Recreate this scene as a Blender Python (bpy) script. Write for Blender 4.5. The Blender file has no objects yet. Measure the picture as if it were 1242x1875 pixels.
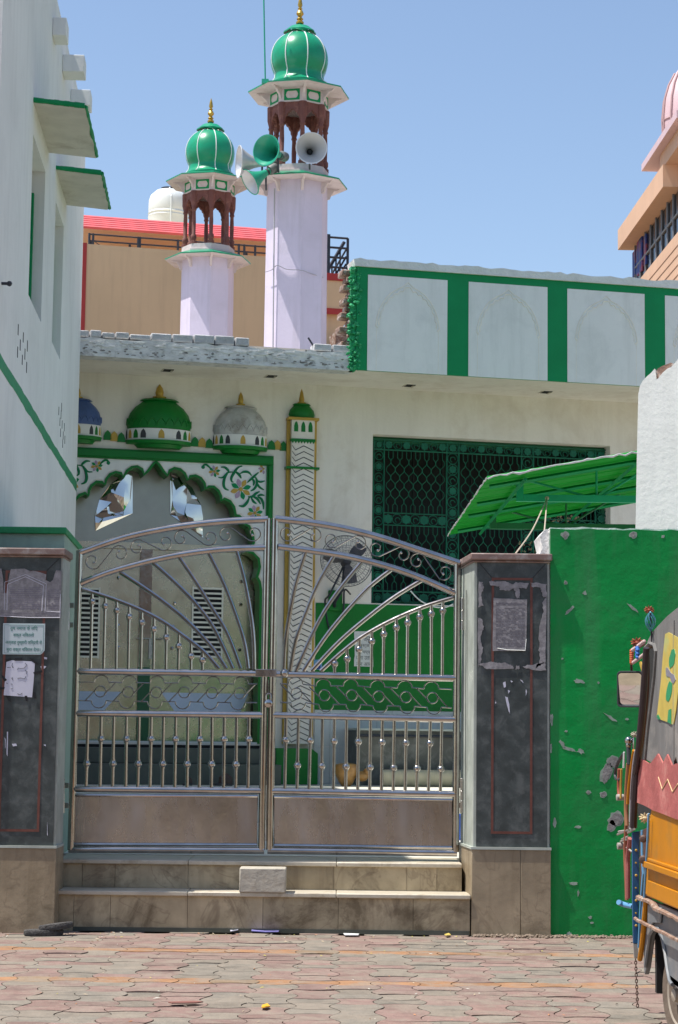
import bpy, bmesh, math, random
from mathutils import Vector, Matrix
from mathutils.geometry import tessellate_polygon
random.seed(11)
PI = math.pi
S = bpy.context.scene
COL = S.collection
# ------------------------------------------------------------------ camera
FPX, PITCH, ROLL, CAMZ = 3600.0, math.radians(6.4), 0.012, 1.45
cd = bpy.data.cameras.new('camera'); cam = bpy.data.objects.new('camera', cd); COL.objects.link(cam)
cd.sensor_fit = 'VERTICAL'; cd.sensor_height = 36.0; cd.lens = FPX/1875*36; cd.clip_end = 3000
CR = Matrix.Rotation(PI/2+PITCH, 3, 'X') @ Matrix.Rotation(ROLL, 3, 'Z')
cam.matrix_world = Matrix.Translation((0, 0, CAMZ)) @ CR.to_4x4()
S.camera = cam
S.render.resolution_x, S.render.resolution_y = 678, 1024
# ------------------------------------------------------------------ light
SUN_AZ, SUN_EL = math.radians(167.5), math.radians(68)     # plan angle: 0 = right, 90 = towards camera
sv = Vector((math.cos(SUN_AZ)*math.cos(SUN_EL), -math.sin(SUN_AZ)*math.cos(SUN_EL), math.sin(SUN_EL)))
sl = bpy.data.lights.new('sun', 'SUN'); so = bpy.data.objects.new('sun', sl); COL.objects.link(so)
so.rotation_euler = sv.to_track_quat('Z', 'Y').to_euler()
sl.energy = 5.0; sl.angle = math.radians(0.5); sl.color = (1.0, 0.95, 0.87)
W = bpy.data.worlds.new('World'); S.world = W; W.use_nodes = True
wn = W.node_tree.nodes; wl = W.node_tree.links
sky = wn.new('ShaderNodeTexSky'); sky.sky_type = 'NISHITA'; sky.sun_disc = False
sky.sun_elevation = SUN_EL; sky.sun_rotation = math.atan2(sv.x, sv.y)
sky.air_density = 1.0; sky.dust_density = 1.2; sky.ozone_density = 0.7; sky.altitude = 200
wl.new(sky.outputs[0], wn['Background'].inputs[0]); wn['Background'].inputs[1].default_value = 0.135
S.view_settings.view_transform = 'Standard'; S.view_settings.look = 'None'
S.view_settings.exposure = 0.48; S.view_settings.gamma = 1.0
S.cycles.max_bounces = 10; S.cycles.diffuse_bounces = 5; S.cycles.glossy_bounces = 4

# ------------------------------------------------------------------ projection helpers
def ray(x, y): return CR @ Vector(((x-621)/FPX, -(y-937.5)/FPX, -1.0))
C0 = Vector((0, 0, CAMZ))
class Fr:
    """local frame: u along the surface, d out of it, z up"""
    def __init__(s, o, u, n):
        s.o = Vector(o); s.u = Vector(u).normalized(); s.n = Vector(n).normalized()
    def w(s, u, d, z): return s.o + s.u*u + s.n*d + Vector((0, 0, z))
    def q(s, x, y, d=0.0):
        r = ray(x, y); t = ((s.o + s.n*d - C0).dot(s.n))/(r.dot(s.n)); P = C0 + r*t
        return ((P-s.o).dot(s.u), P.z)
def frontal(Y): return Fr((0, Y, 0), (1, 0, 0), (0, -1, 0))
def gnd(x, y, z=0.0):
    r = ray(x, y); return C0 + r*((z-CAMZ)/r.z)
TH = math.radians(14)
MF = Fr((0, 24.6, 0), (math.cos(TH), math.sin(TH), 0), (math.sin(TH), -math.cos(TH), 0))   # mosque wall
LF = Fr((-2.577, 14.38, 0), (-.056, 1, 0), (1, .056, 0))                                    # left building side
KF = Fr((1.60, 9.4, 0), (-.035, 1, 0), (-1, -.035, 0))                                      # rickshaw side
GF = frontal(15.0)                                                                          # gate

# ------------------------------------------------------------------ mesh builder
class MB:
    def __init__(s): s.v = []; s.f = []; s.c = []
    def add(s, vs, fs, c=None):
        n = len(s.v); s.v += [Vector(p) for p in vs]; s.f += [tuple(i+n for i in f) for f in fs]
        s.c += [c]*len(fs)
    def box(s, F, u0, u1, d0, d1, z0, z1, c=None):
        P = [F.w(u, d, z) for z in (z0, z1) for u, d in ((u0, d0), (u1, d0), (u1, d1), (u0, d1))]
        s.add(P, [(0,1,2,3), (4,5,6,7), (0,1,5,4), (1,2,6,5), (2,3,7,6), (3,0,4,7)], c); return s
    def prism(s, F, loops, d0, d1, c=None):
        if not isinstance(loops[0][0], (tuple, list)): loops = [loops]
        flat = [p for l in loops for p in l]
        tri = tessellate_polygon([[Vector((a, b, 0)) for a, b in l] for l in loops])
        n = len(flat); P = [F.w(a, d0, b) for a, b in flat] + [F.w(a, d1, b) for a, b in flat]
        fs = [tuple(t) for t in tri] + [tuple(i+n for i in t) for t in tri]
        k = 0
        for l in loops:
            m = len(l)
            for i in range(m):
                a, b = k+i, k+(i+1) % m; fs.append((a, b, b+n, a+n))
            k += m
        s.add(P, fs, c); return s
    def plan(s, pts, z0, z1, c=None):          # pts world (x,y)
        n = len(pts); P = [(x, y, z0) for x, y in pts] + [(x, y, z1) for x, y in pts]
        s.add(P, [tuple(range(n)), tuple(range(n, 2*n))] + [(i, (i+1) % n, (i+1) % n+n, i+n) for i in range(n)], c); return s
    def tube(s, pts, r, seg=8, closed=False, c=None, flat=1.0):
        pts = [Vector(p) for p in pts]; n = len(pts)
        rs = r if isinstance(r, (list, tuple)) else [r]*n
        prev = None; base = len(s.v); vs = []
        for i, p in enumerate(pts):
            a = pts[(i-1) % n] if (closed or i > 0) else p
            b = pts[(i+1) % n] if (closed or i < n-1) else p
            t = (b-a)
            t = t.normalized() if t.length > 1e-9 else Vector((0, 0, 1))
            if prev is None:
                up = Vector((0, 1, 0)) if abs(t.y) < .9 else Vector((1, 0, 0))
                x = t.cross(up).normalized()
            else:
                x = prev - t*prev.dot(t)
                x = x.normalized() if x.length > 1e-6 else t.cross(Vector((0, 1, 0))).normalized()
            prev = x; y = t.cross(x)
            for k in range(seg):
                an = 2*PI*k/seg; vs.append(p + (x*math.cos(an) + y*math.sin(an)*flat)*rs[i])
        fs = []
        for i in range(n if closed else n-1):
            j = (i+1) % n
            for k in range(seg):
                l = (k+1) % seg; fs.append((i*seg+k, i*seg+l, j*seg+l, j*seg+k))
        if not closed: fs += [tuple(range(seg)), tuple((n-1)*seg+k for k in range(seg))]
        s.add(vs, fs, c); return s
    def lathe(s, cen, prof, seg=24, ax=(0, 0, 1), ph=0.0, flat=1.0, fdir=None, c=None, wob=None):
        cen = Vector(cen); ax = Vector(ax).normalized()
        x = Vector(fdir).normalized() if fdir else (Vector((1, 0, 0)) if abs(ax.x) < .9 else Vector((0, 0, 1)))
        x = (x - ax*x.dot(ax)).normalized(); y = ax.cross(x)
        vs = []
        for r, z in prof:
            for k in range(seg):
                an = ph + 2*PI*k/seg; rr = r*(wob(an, z) if wob else 1)
                vs.append(cen + ax*z + x*math.cos(an)*rr + y*math.sin(an)*rr*flat)
        fs = []; m = len(prof)
        for i in range(m-1):
            for k in range(seg):
                l = (k+1) % seg; fs.append((i*seg+k, i*seg+l, (i+1)*seg+l, (i+1)*seg+k))
        if prof[0][0] > 1e-6: fs.append(tuple(range(seg)))
        if prof[-1][0] > 1e-6: fs.append(tuple((m-1)*seg+k for k in range(seg)))
        s.add(vs, fs, c); return s
    def ball(s, cen, r, seg=12, c=None, sq=1.0):
        n = seg//2
        return s.lathe(cen, [(max(r*math.sin(PI*i/n), 1e-7), -r*sq*math.cos(PI*i/n)) for i in range(n+1)], seg, c=c)

WL = {}
def obj(name, mb, m, parent=None, origin=None, ang=35, bevel=0.0, colors=None, clean=True):
    me = bpy.data.meshes.new(name)
    if parent is not None: org = WL[parent.name]
    elif origin is not None: org = Vector(origin)
    else:
        xs = [v.x for v in mb.v]; ys = [v.y for v in mb.v]; zs = [v.z for v in mb.v]
        org = Vector(((min(xs)+max(xs))/2, (min(ys)+max(ys))/2, min(zs)))
    me.from_pydata([tuple(v-org) for v in mb.v], [], mb.f)
    if clean:
        bm = bmesh.new(); bm.from_mesh(me)
        bmesh.ops.recalc_face_normals(bm, faces=bm.faces[:]); bm.to_mesh(me); bm.free()
    if colors:
        at = me.attributes.new('tone', 'FLOAT_COLOR', 'FACE')
        for i, cc in enumerate(mb.c): at.data[i].color = (*(cc or (1, 1, 1)), 1)
    for p in me.polygons: p.use_smooth = True
    me.set_sharp_from_angle(angle=math.radians(ang))
    me.materials.append(m)
    o = bpy.data.objects.new(name, me); COL.objects.link(o)
    if parent is not None: o.parent = parent
    else: o.location = org
    WL[o.name] = org
    if bevel:
        b = o.modifiers.new('bevel', 'BEVEL'); b.width = bevel; b.segments = 2; b.limit_method = 'ANGLE'; b.angle_limit = math.radians(40)
    return o
def tag(o, label, cat, group=None, kind=None):
    if label: o['label'] = label
    if cat: o['category'] = cat
    if group: o['group'] = group
    if kind: o['kind'] = kind
    return o
def thing(name, label, cat, loc, group=None):
    o = bpy.data.objects.new(name, None); COL.objects.link(o); o.location = loc; o.empty_display_size = .1
    WL[o.name] = Vector(loc); return tag(o, label, cat, group)
def struct(name, mb, m, **k):
    o = obj(name, mb, m, **k); o['kind'] = 'structure'; return o
def copy_tree(o, parent=None):
    c = o.copy(); COL.objects.link(c); c.parent = parent; WL[c.name] = WL[o.name]
    for ch in [x for x in COL.objects if x.parent == o]: copy_tree(ch, c)
    return c

# ------------------------------------------------------------------ materials
def mat(name, col, rough=.7, metal=0.0, var=.12, scale=2.5, bump=.0, bscale=25, dirt=None, dscale=3, damt=.5,
        streak=None, samt=.35, island=0.0, tone=False, trans=0.0, spec=None, coat=0.0, brushed=False, rvar=0.0, stretch=None, dthr=.5, vein=None):
    m = bpy.data.materials.new(name); m.use_nodes = True
    N = m.node_tree.nodes; L = m.node_tree.links; B = N['Principled BSDF']
    tc = N.new('ShaderNodeTexCoord')
    def noise(sc, det=6, rg=.6, st=None, dist=0):
        n = N.new('ShaderNodeTexNoise'); n.inputs['Scale'].default_value = sc; n.inputs['Detail'].default_value = det
        n.inputs['Roughness'].default_value = rg; n.inputs['Distortion'].default_value = dist
        mp = N.new('ShaderNodeMapping'); mp.inputs['Scale'].default_value = st or (1, 1, 1)
        L.new(tc.outputs['Object'], mp.inputs[0]); L.new(mp.outputs[0], n.inputs[0]); return n
    def mix(a, b, fac, bt='MIX'):
        x = N.new('ShaderNodeMix'); x.data_type = 'RGBA'; x.blend_type = bt
        for s_, v in ((6, a), (7, b)):
            if isinstance(v, tuple): x.inputs[s_].default_value = (*v[:3], 1)
            else: L.new(v, x.inputs[s_])
        if isinstance(fac, float): x.inputs[0].default_value = fac
        else: L.new(fac, x.inputs[0])
        return x.outputs[2]
    def ramp(src, a, b, lo=0.0, hi=1.0):
        r = N.new('ShaderNodeMapRange'); r.inputs[1].default_value = a; r.inputs[2].default_value = b
        r.inputs[3].default_value = lo; r.inputs[4].default_value = hi; L.new(src, r.inputs[0]); return r.outputs[0]
    if tone:
        at = N.new('ShaderNodeAttribute'); at.attribute_name = 'tone'; base = at.outputs['Color']
        base = mix(base, col, .0)
    else:
        base = mix(tuple(col), tuple(col), .0)
    n1 = noise(scale, st=stretch)
    base = mix(base, (1-var, 1-var, 1-var), ramp(n1.outputs[0], .35, .65, 1.0, 0.0), 'MULTIPLY')
    if island:
        g = N.new('ShaderNodeNewGeometry'); v = ramp(g.outputs['Random Per Island'], 0, 1, 1-island, 1.0)
        cmb = N.new('ShaderNodeCombineColor'); [L.new(v, cmb.inputs[i]) for i in range(3)]
        base = mix(base, cmb.outputs[0], 1.0, 'MULTIPLY')
    if streak:
        n2 = noise(5, st=(1.5, 1.5, .12)); base = mix(base, tuple(streak), ramp(n2.outputs[0], .5, .75, 0, samt))
    if dirt:
        n3 = noise(dscale, det=10, rg=.7, dist=.4); base = mix(base, tuple(dirt), ramp(n3.outputs[0], dthr, dthr+.14, 0, damt))
    if vein:
        n6 = noise(1.6, det=4, rg=.55, dist=1.6); ab = N.new('ShaderNodeMath'); ab.operation = 'SUBTRACT'; ab.inputs[1].default_value = .5; L.new(n6.outputs[0], ab.inputs[0])
        a2 = N.new('ShaderNodeMath'); a2.operation = 'ABSOLUTE'; L.new(ab.outputs[0], a2.inputs[0]); base = mix(base, tuple(vein), ramp(a2.outputs[0], .003, .018, .32, 0))
    L.new(base, B.inputs['Base Color'])
    B.inputs['Roughness'].default_value = rough; B.inputs['Metallic'].default_value = metal
    if rvar:
        n5 = noise(scale*3, st=stretch); L.new(ramp(n5.outputs[0], .3, .7, max(rough-rvar, .02), rough+rvar), B.inputs['Roughness'])
    if spec is not None: B.inputs['Specular IOR Level'].default_value = spec
    if coat: B.inputs['Coat Weight'].default_value = coat; B.inputs['Coat Roughness'].default_value = .15
    if bump or brushed:
        n4 = noise(bscale, det=8, st=(1, 1, 30) if brushed else stretch)
        b = N.new('ShaderNodeBump'); b.inputs['Strength'].default_value = bump; b.inputs['Distance'].default_value = .02
        L.new(n4.outputs[0], b.inputs['Height']); L.new(b.outputs[0], B.inputs['Normal'])
    if trans:
        tr = N.new('ShaderNodeBsdfTranslucent'); tr.inputs[0].default_value = (*col, 1)
        mx = N.new('ShaderNodeMixShader'); mx.inputs[0].default_value = trans
        L.new(B.outputs[0], mx.inputs[1]); L.new(tr.outputs[0], mx.inputs[2]); L.new(mx.outputs[0], N['Material Output'].inputs[0])
    return m
WHITE = mat('white_wash', (.72, .72, .69), .85, var=.06, scale=1.2, bump=.12, bscale=40, streak=(.42, .41, .38), samt=.16, spec=.2)
LWHITE = mat('pale_blue_wash', (.75, .76, .74), .85, var=.08, scale=.8, bump=.15, bscale=30, streak=(.5, .51, .5), samt=.25, dirt=(.56, .57, .55), dscale=1.2, damt=.3, spec=.2)
CREAM = mat('cream_wash', (.76, .72, .65), .85, var=.08, scale=1.0, bump=.15, bscale=30, dirt=(.50, .43, .34), dscale=1.1, damt=.4, streak=(.45, .40, .33), samt=.25, spec=.2)
PANELW = mat('panel_wash', (.80, .79, .78), .85, var=.06, scale=1.5, bump=.2, bscale=25, dirt=(.58, .58, .57), dscale=1.8, damt=.35, streak=(.5, .5, .48), samt=.35, spec=.2)
GREEN = mat('green_paint', (.004, .25, .085), .5, var=.12, scale=2, bump=.2, bscale=30, spec=.2)
DGREEN = mat('gloss_green_paint', (.003, .17, .022), .4, var=.15, scale=3, bump=.15, bscale=20, spec=.3)
SGREEN = mat('street_wall_green', (.002, .28, .055), .42, var=.25, scale=.9, bump=.32, bscale=9, dirt=(.03, .20, .06), dscale=1.4, damt=.6, streak=(.07, .22, .10), samt=.5, spec=.28, rvar=.14)
RGREEN = mat('rough_green_mortar', (.02, .45, .17), .6, var=.5, scale=22, bump=1.0, bscale=40)
MINT = mat('mint_distemper', (.32, .44, .35), .8, var=.16, scale=2, bump=.2, dirt=(.22, .27, .22), dscale=4, damt=.4, streak=(.18, .22, .18), samt=.4)
PLASTER = mat('rough_grey_plaster', (.72, .725, .72), .9, var=.28, scale=5, bump=1.0, bscale=9, dirt=(.20, .195, .19), dscale=9, damt=.75, dthr=.54, streak=(.36, .36, .35), samt=.5, spec=.1, stretch=(1, 1, 2.5))
BRICKW = mat('whitewashed_brick', (.55, .56, .58), .9, var=.25, scale=9, bump=.9, bscale=20, island=.2, dirt=(.28, .2, .16), dscale=9, damt=.5, dthr=.58)
COPING = mat('white_coping', (.74, .74, .73), .9, var=.15, scale=7, bump=.9, bscale=16)
BRICK = mat('bare_brick', (.33, .20, .15), .9, var=.4, scale=12, bump=.8, bscale=25, dirt=(.6, .58, .55), dscale=12, damt=.7, island=.3)
STEEL = mat('stainless_steel', (.50, .475, .455), .13, 1.0, var=.2, scale=9, bump=.02, bscale=60, rvar=.05, dirt=(.24, .16, .12), dscale=26, damt=.6, dthr=.6)
SPANEL = mat('brushed_steel_sheet', (.54, .525, .515), .27, 1.0, var=.22, scale=1.3, bump=.4, bscale=1.1, rvar=.12, dirt=(.30, .27, .255), dscale=1.1, damt=.55, dthr=.47, stretch=(1.6, 1, .5))
DSTEEL = mat('door_steel', (.60, .53, .40), .26, 1.0, var=.16, scale=1.5, bump=.05, bscale=3, rvar=.06)
CRUMPLE = mat('mirror_foil', (.62, .61, .58), .05, 1.0, var=.1, scale=4)
GRANITE = mat('dark_granite', (.074, .088, .087), .42, var=.4, scale=9, bump=.06, bscale=50, dirt=(.13, .14, .138), dscale=9, damt=.6, spec=.3)
INLAY = mat('red_inlay', (.16, .055, .04), .5, var=.3, scale=14)
CAPST = mat('brown_cap_stone', (.23, .15, .13), .5, var=.3, scale=8, dirt=(.4, .38, .36), dscale=9, damt=.5)
MARBLE = mat('beige_marble', (.56, .46, .30), .42, var=.35, scale=3.5, island=.3, dirt=(.13, .095, .055), dscale=2.4, damt=.8, streak=(.18, .13, .08), samt=.6, bump=.08, dthr=.50, spec=.35, vein=(.13, .09, .06))
PLINTH = mat('plinth_marble', (.42, .335, .225), .5, var=.35, scale=2.2, island=.15, dirt=(.17, .13, .08), dscale=2.2, damt=.7, streak=(.15, .11, .065), samt=.6, bump=.08, spec=.3, vein=(.16, .12, .08))
FANL = mat('dull_fanlight_steel', (.40, .39, .345), .42, 1.0, var=.15, scale=2, bump=.05, bscale=3)
MARBLEW = mat('pale_marble_edge', (.46, .50, .45), .5, var=.25, scale=4, dirt=(.26, .29, .25), dscale=7, damt=.5, streak=(.2, .23, .2), samt=.45)
TREAD = mat('marble_tread', (.60, .54, .43), .42, var=.2, scale=4, island=.12, dirt=(.28, .22, .14), dscale=4, damt=.6, bump=.08)
FLOOR = mat('courtyard_marble', (.72, .70, .62), .45, var=.15, scale=2)
GREYG = mat('dark_grey_stone', (.085, .095, .078), .4, var=.25, scale=4)
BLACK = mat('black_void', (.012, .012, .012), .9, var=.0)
IRON = mat('dark_blue_iron', (.025, .03, .045), .5, var=.2)
GOLD = mat('gold_paint', (.50, .33, .06), .35, .55, var=.25, scale=9)
OCHRE = mat('ochre_paint', (.50, .32, .05), .6, var=.18, scale=6)
REDST = mat('red_sandstone_paint', (.17, .055, .042), .65, var=.25, scale=6, bump=.2, dirt=(.30, .13, .09), dscale=10, damt=.5)
LILAC = mat('lilac_wash', (.64, .58, .71), .8, var=.08, scale=1.6, bump=.15, streak=(.42, .38, .44), samt=.5, dirt=(.52, .48, .56), dscale=1.4, damt=.35, spec=.2)
PINKW = mat('pinkish_eave_wash', (.63, .55, .55), .85, var=.12, scale=3, bump=.2, dirt=(.38, .31, .29), dscale=5, damt=.4)
SEAG = mat('sea_green_enamel', (.006, .30, .15), .3, var=.15, scale=3, spec=.35, coat=.08, dirt=(.02, .20, .10), dscale=4, damt=.5)
TEAL = mat('teal_enamel', (.02, .33, .21), .3, var=.1, scale=4)
LINEW = mat('white_line_paint', (.75, .78, .76), .6, var=.1)
HORNW = mat('grey_aluminium', (.62, .63, .65), .4, .35, var=.12, scale=6)
TAN = mat('tan_plaster', (.72, .52, .32), .85, var=.10, scale=.4, streak=(.50, .34, .22), samt=.3, spec=.1)
YEL = mat('yellow_plaster', (.86, .70, .42), .85, var=.06, spec=.1)
REDT = mat('red_trim', (.42, .035, .03), .6, var=.1)
REDROOF = mat('pink_red_roof_sheet', (.66, .13, .14), .55, var=.15, scale=2, island=.1, spec=.2)
PEACH = mat('peach_plaster', (.66, .42, .28), .8, var=.1, scale=1, streak=(.45, .28, .2), samt=.3)
PINKD = mat('pink_dome_paint', (.66, .47, .49), .5, var=.08)
GLASSD = mat('dark_glazing', (.02, .022, .025), .15, var=.2, scale=1)
TANKW = mat('white_polythene', (.68, .72, .72), .5, var=.06)
CHEV = mat('black_chevron_paint', (.03, .035, .04), .6, var=.1)
BLUEP = mat('blue_dome_paint', (.05, .10, .27), .4, var=.2, scale=7)
PURP = mat('lilac_petal_paint', (.42, .30, .42), .6, var=.1)
GRILLE = mat('sea_green_grille', (.008, .13, .075), .5, var=.25, scale=5, spec=.25)
SHEETG = mat('green_roof_sheet', (.012, .33, .045), .5, var=.2, scale=3, trans=.45, stretch=(.2, 4, 4), spec=.2)
PAPER = mat('notice_paper', (.60, .60, .70), .8, var=.1, scale=8)
SIGNW = mat('pale_sign_board', (.50, .58, .60), .6, var=.06)
SIGNG = mat('green_lettering', (.02, .19, .15), .6)
INK = mat('black_ink', (.02, .025, .03), .6)
NEWS = mat('weathered_poster', (.33, .315, .325), .85, var=.3, scale=16, bump=.15, dirt=(.17, .16, .17), dscale=26, damt=.6, dthr=.45, spec=.2)
TAPE = mat('black_tape', (.015, .015, .018), .4)
PAVE = mat('interlocking_paver', (1, 1, 1), .9, tone=True, var=.22, scale=9, bump=.6, bscale=35, dirt=(.255, .215, .175), dscale=5, damt=.68, dthr=.46, spec=.15)
SAND = mat('sandy_ground', (.26, .21, .145), .95, var=.3, scale=6, bump=.6, bscale=30, spec=.1)
CHIP = mat('chipped_plaster', (.26, .25, .24), .9, var=.3, scale=20, bump=.4)
CHIPL = mat('pale_chip', (.33, .40, .34), .9, var=.35, scale=20, spec=.1)
CANVAS = mat('grey_tarpaulin', (.19, .185, .18), .7, var=.25, scale=3, bump=.6, bscale=5, dirt=(.34, .31, .28), dscale=2.5, damt=.6, stretch=(1, 3, .4), spec=.2)
REDCAN = mat('faded_red_canvas', (.46, .14, .13), .8, var=.3, scale=4, bump=.6, bscale=6, dirt=(.50, .25, .21), dscale=4, damt=.7, spec=.15)
YELP = mat('yellow_painted_film', (.62, .47, .10), .4, var=.2, scale=6, dirt=(.30, .55, .30), dscale=5, damt=.6)
FILMG = mat('green_leaf_paint', (.03, .30, .12), .4, var=.2)
ORANGE = mat('orange_enamel', (.56, .215, .004), .42, var=.18, scale=2.5, dirt=(.34, .17, .03), dscale=4, damt=.6, dthr=.52, bump=.12, bscale=5, spec=.3)
GREYP = mat('grey_fender_enamel', (.17, .185, .20), .4, var=.15, scale=4, dirt=(.3, .27, .24), dscale=6, damt=.4)
RUST = mat('rusty_strip', (.30, .19, .14), .8, var=.4, scale=14, dirt=(.45, .40, .35), dscale=22, damt=.8, spec=.1)
BLUE = mat('blue_enamel', (.02, .10, .24), .4, var=.2, scale=6, dirt=(.2, .12, .08), dscale=15, damt=.6, dthr=.6)
LBLUE = mat('light_blue_plastic', (.12, .32, .55), .45, var=.15)
TYRE = mat('dusty_tyre', (.16, .12, .09), .9, var=.3, scale=8, bump=.3)
RIM = mat('dusty_rim', (.42, .36, .29), .6, .2, var=.3, scale=8)
DARKP = mat('dark_plum_tube', (.045, .03, .035), .4, var=.3, scale=9)
REDTAS = mat('copper_red_tinsel', (.38, .09, .04), .4, .3, var=.5, scale=30)
WOOD = mat('amber_pottery', (.42, .22, .06), .4, var=.4, scale=12)
BEIGE = mat('beige_rolled_mat', (.52, .47, .33), .8, var=.2, scale=3, stretch=(6, 6, .5))
RUBBER = mat('worn_black_rubber', (.085, .08, .078), .85, var=.5, scale=40, bump=1.0, bscale=45)

# ================================================================== GROUND
g = MB(); g.add([(-250, -250, -.012), (250, -250, -.012), (250, 400, -.012), (-250, 400, -.012)], [(0, 1, 2, 3)])
struct('ground', g, SAND)
pv = MB(); sx, sy = .235, .20
tones = [(.262, .176, .152), (.278, .188, .164), (.25, .175, .152), (.25, .217, .178), (.243, .216, .18), (.232, .208, .175), (.27, .195, .167)]
def pvtx(i, j, a, b):
    sg = 1 if (i+j) % 2 == 0 else -1
    return a, b
J0, J1, I0, I1 = 28, 74, -25, 26
JROWS = (int(gnd(600, 1746).y/sy), int(gnd(600, 1797).y/sy))
for j in range(J0, J1):
    for i in range(I0, I1):
        x0, y0 = i*sx + (.01), j*sy; pts = []
        sgn = 1 if (i+j) % 2 == 0 else -1; n = 7; A = .030
        for k in range(n): pts.append((x0+sx*k/n, y0 - sgn*A*math.sin(PI*k/n)))
        for k in range(n): pts.append((x0+sx - sgn*A*math.sin(PI*k/n), y0+sy*k/n))
        for k in range(n): pts.append((x0+sx*(1-k/n), y0+sy + sgn*A*math.sin(PI*k/n)))
        for k in range(n): pts.append((x0 + sgn*A*math.sin(PI*k/n), y0+sy*(1-k/n)))
        cx, cy = x0+sx/2, y0+sy/2
        if max(p[1] for p in pts) > 14.62: continue
        ins = .975; pts = [(cx+(a-cx)*ins, cy+(b-cy)*ins) for a, b in pts]
        h = random.uniform(-.0015, .002) + (random.uniform(-.006, .006) if random.random() < .12 else 0)
        tx, ty = random.uniform(-.012, .012), random.uniform(-.015, .015)
        if j in (49, 55, 56)[:0] + JROWS: t = (.36, .20, .11) if random.random() < .8 else (.29, .21, .14)
        else:
            t = random.choice(tones[:3]+tones[6:]) if random.random() < .6 else random.choice(tones[3:6])
        q_ = random.uniform(.82, 1.02); t = tuple(c*q_ for c in t)
        m = len(pts); top = [(a, b, h+(a-cx)*tx+(b-cy)*ty) for a, b in pts]; lo = [(a, b, -.011) for a, b in pts]
        pv.add(top+lo, [tuple(range(m))] + [(k, (k+1) % m, (k+1) % m+m, k+m) for k in range(m)], t)
struct('pavement', pv, PAVE, colors=True, clean=False)
cf = MB(); cf.box(GF, -5.5, 8, -12, -.35, .05, .50); cf.box(GF, -5.5, 8, -13, -5.6, .5, .815)
struct('courtyard_floor', cf, FLOOR)

# ================================================================== STEPS
st = thing('entrance_steps', 'two marble clad steps below the steel gate', 'steps', (-.5, 14.8, 0))
F0 = frontal(14.5); F1 = frontal(14.78)
def tiles(name, F, xs, y0, y1, dd, m, par, gap=.0015):
    mb = MB()
    for a, b in zip(xs, xs[1:]):
        u0, _ = F.q(a, (y0+y1)/2); u1, _ = F.q(b, (y0+y1)/2)
        mb.box(F, u0+gap, u1-gap, -dd, 0, y1z(F, y1), y1z(F, y0))
    return obj(name, mb, m, par, bevel=.002)
def y1z(F, y): return F.q(480, y)[1]
z1 = F0.q(480, 1634)[1]; z2 = F1.q(480, 1577)[1]
b = MB(); b.box(F0, F0.q(100, 1660)[0]+.01, F0.q(862, 1660)[0]-.01, -1.2, -.02, 0, z1-.03)
obj('step_core', b, MARBLE, st)
def seg_tiles(F, xs, za, zb, d0, d1, gap=.0015):
    mb = MB()
    for a, c in zip(xs, xs[1:]):
        mb.box(F, F.q(a, 1640)[0]+gap, F.q(c, 1640)[0]-gap, d0, d1, za, zb)
    return mb
obj('riser', seg_tiles(F0, [100, 136, 203, 344, 482, 620, 757, 861], .0, z1-.032, -.02, 0), MARBLE, st)
obj('tread', seg_tiles(F0, [97, 344, 616, 862], z1-.031, z1, -.30, .025), TREAD, st, bevel=.006)
obj('skirting', MB().box(F0, F0.q(134, 1690)[0], F0.q(860, 1690)[0], .001, .006, .0, .03), GREYG, st)
b = MB(); b.box(F1, F1.q(104, 1600)[0], F1.q(846, 1600)[0], -.9, -.02, z1-.02, z2-.03); obj('upper_core', b, MARBLE, st)
obj('riser', seg_tiles(F1, [103, 150, 210, 344, 482, 611, 745, 800, 846], z1+.0015, z2-.032, -.02, 0), MARBLE, st)
obj('tread', seg_tiles(F1, [100, 344, 616, 846], z2-.031, z2, -1.2, .022), TREAD, st, bevel=.006)
# stone block standing on the lower tread
FB = frontal(14.46)
u0, zt = FB.q(439, 1582); u1, _ = FB.q(524, 1582)
b = MB(); b.box(FB, u0, u1, -.20, 0, z1+.001, z1+.001+.175)
tag(obj('stone_block', b, mat('block_stone', (.50, .46, .38), .7, var=.25, scale=9, dirt=(.25, .2, .14), dscale=9, damt=.5, bump=.3), bevel=.008),
    'rectangular pale stone block standing on the lower step before the gate', 'stone block')

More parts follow.
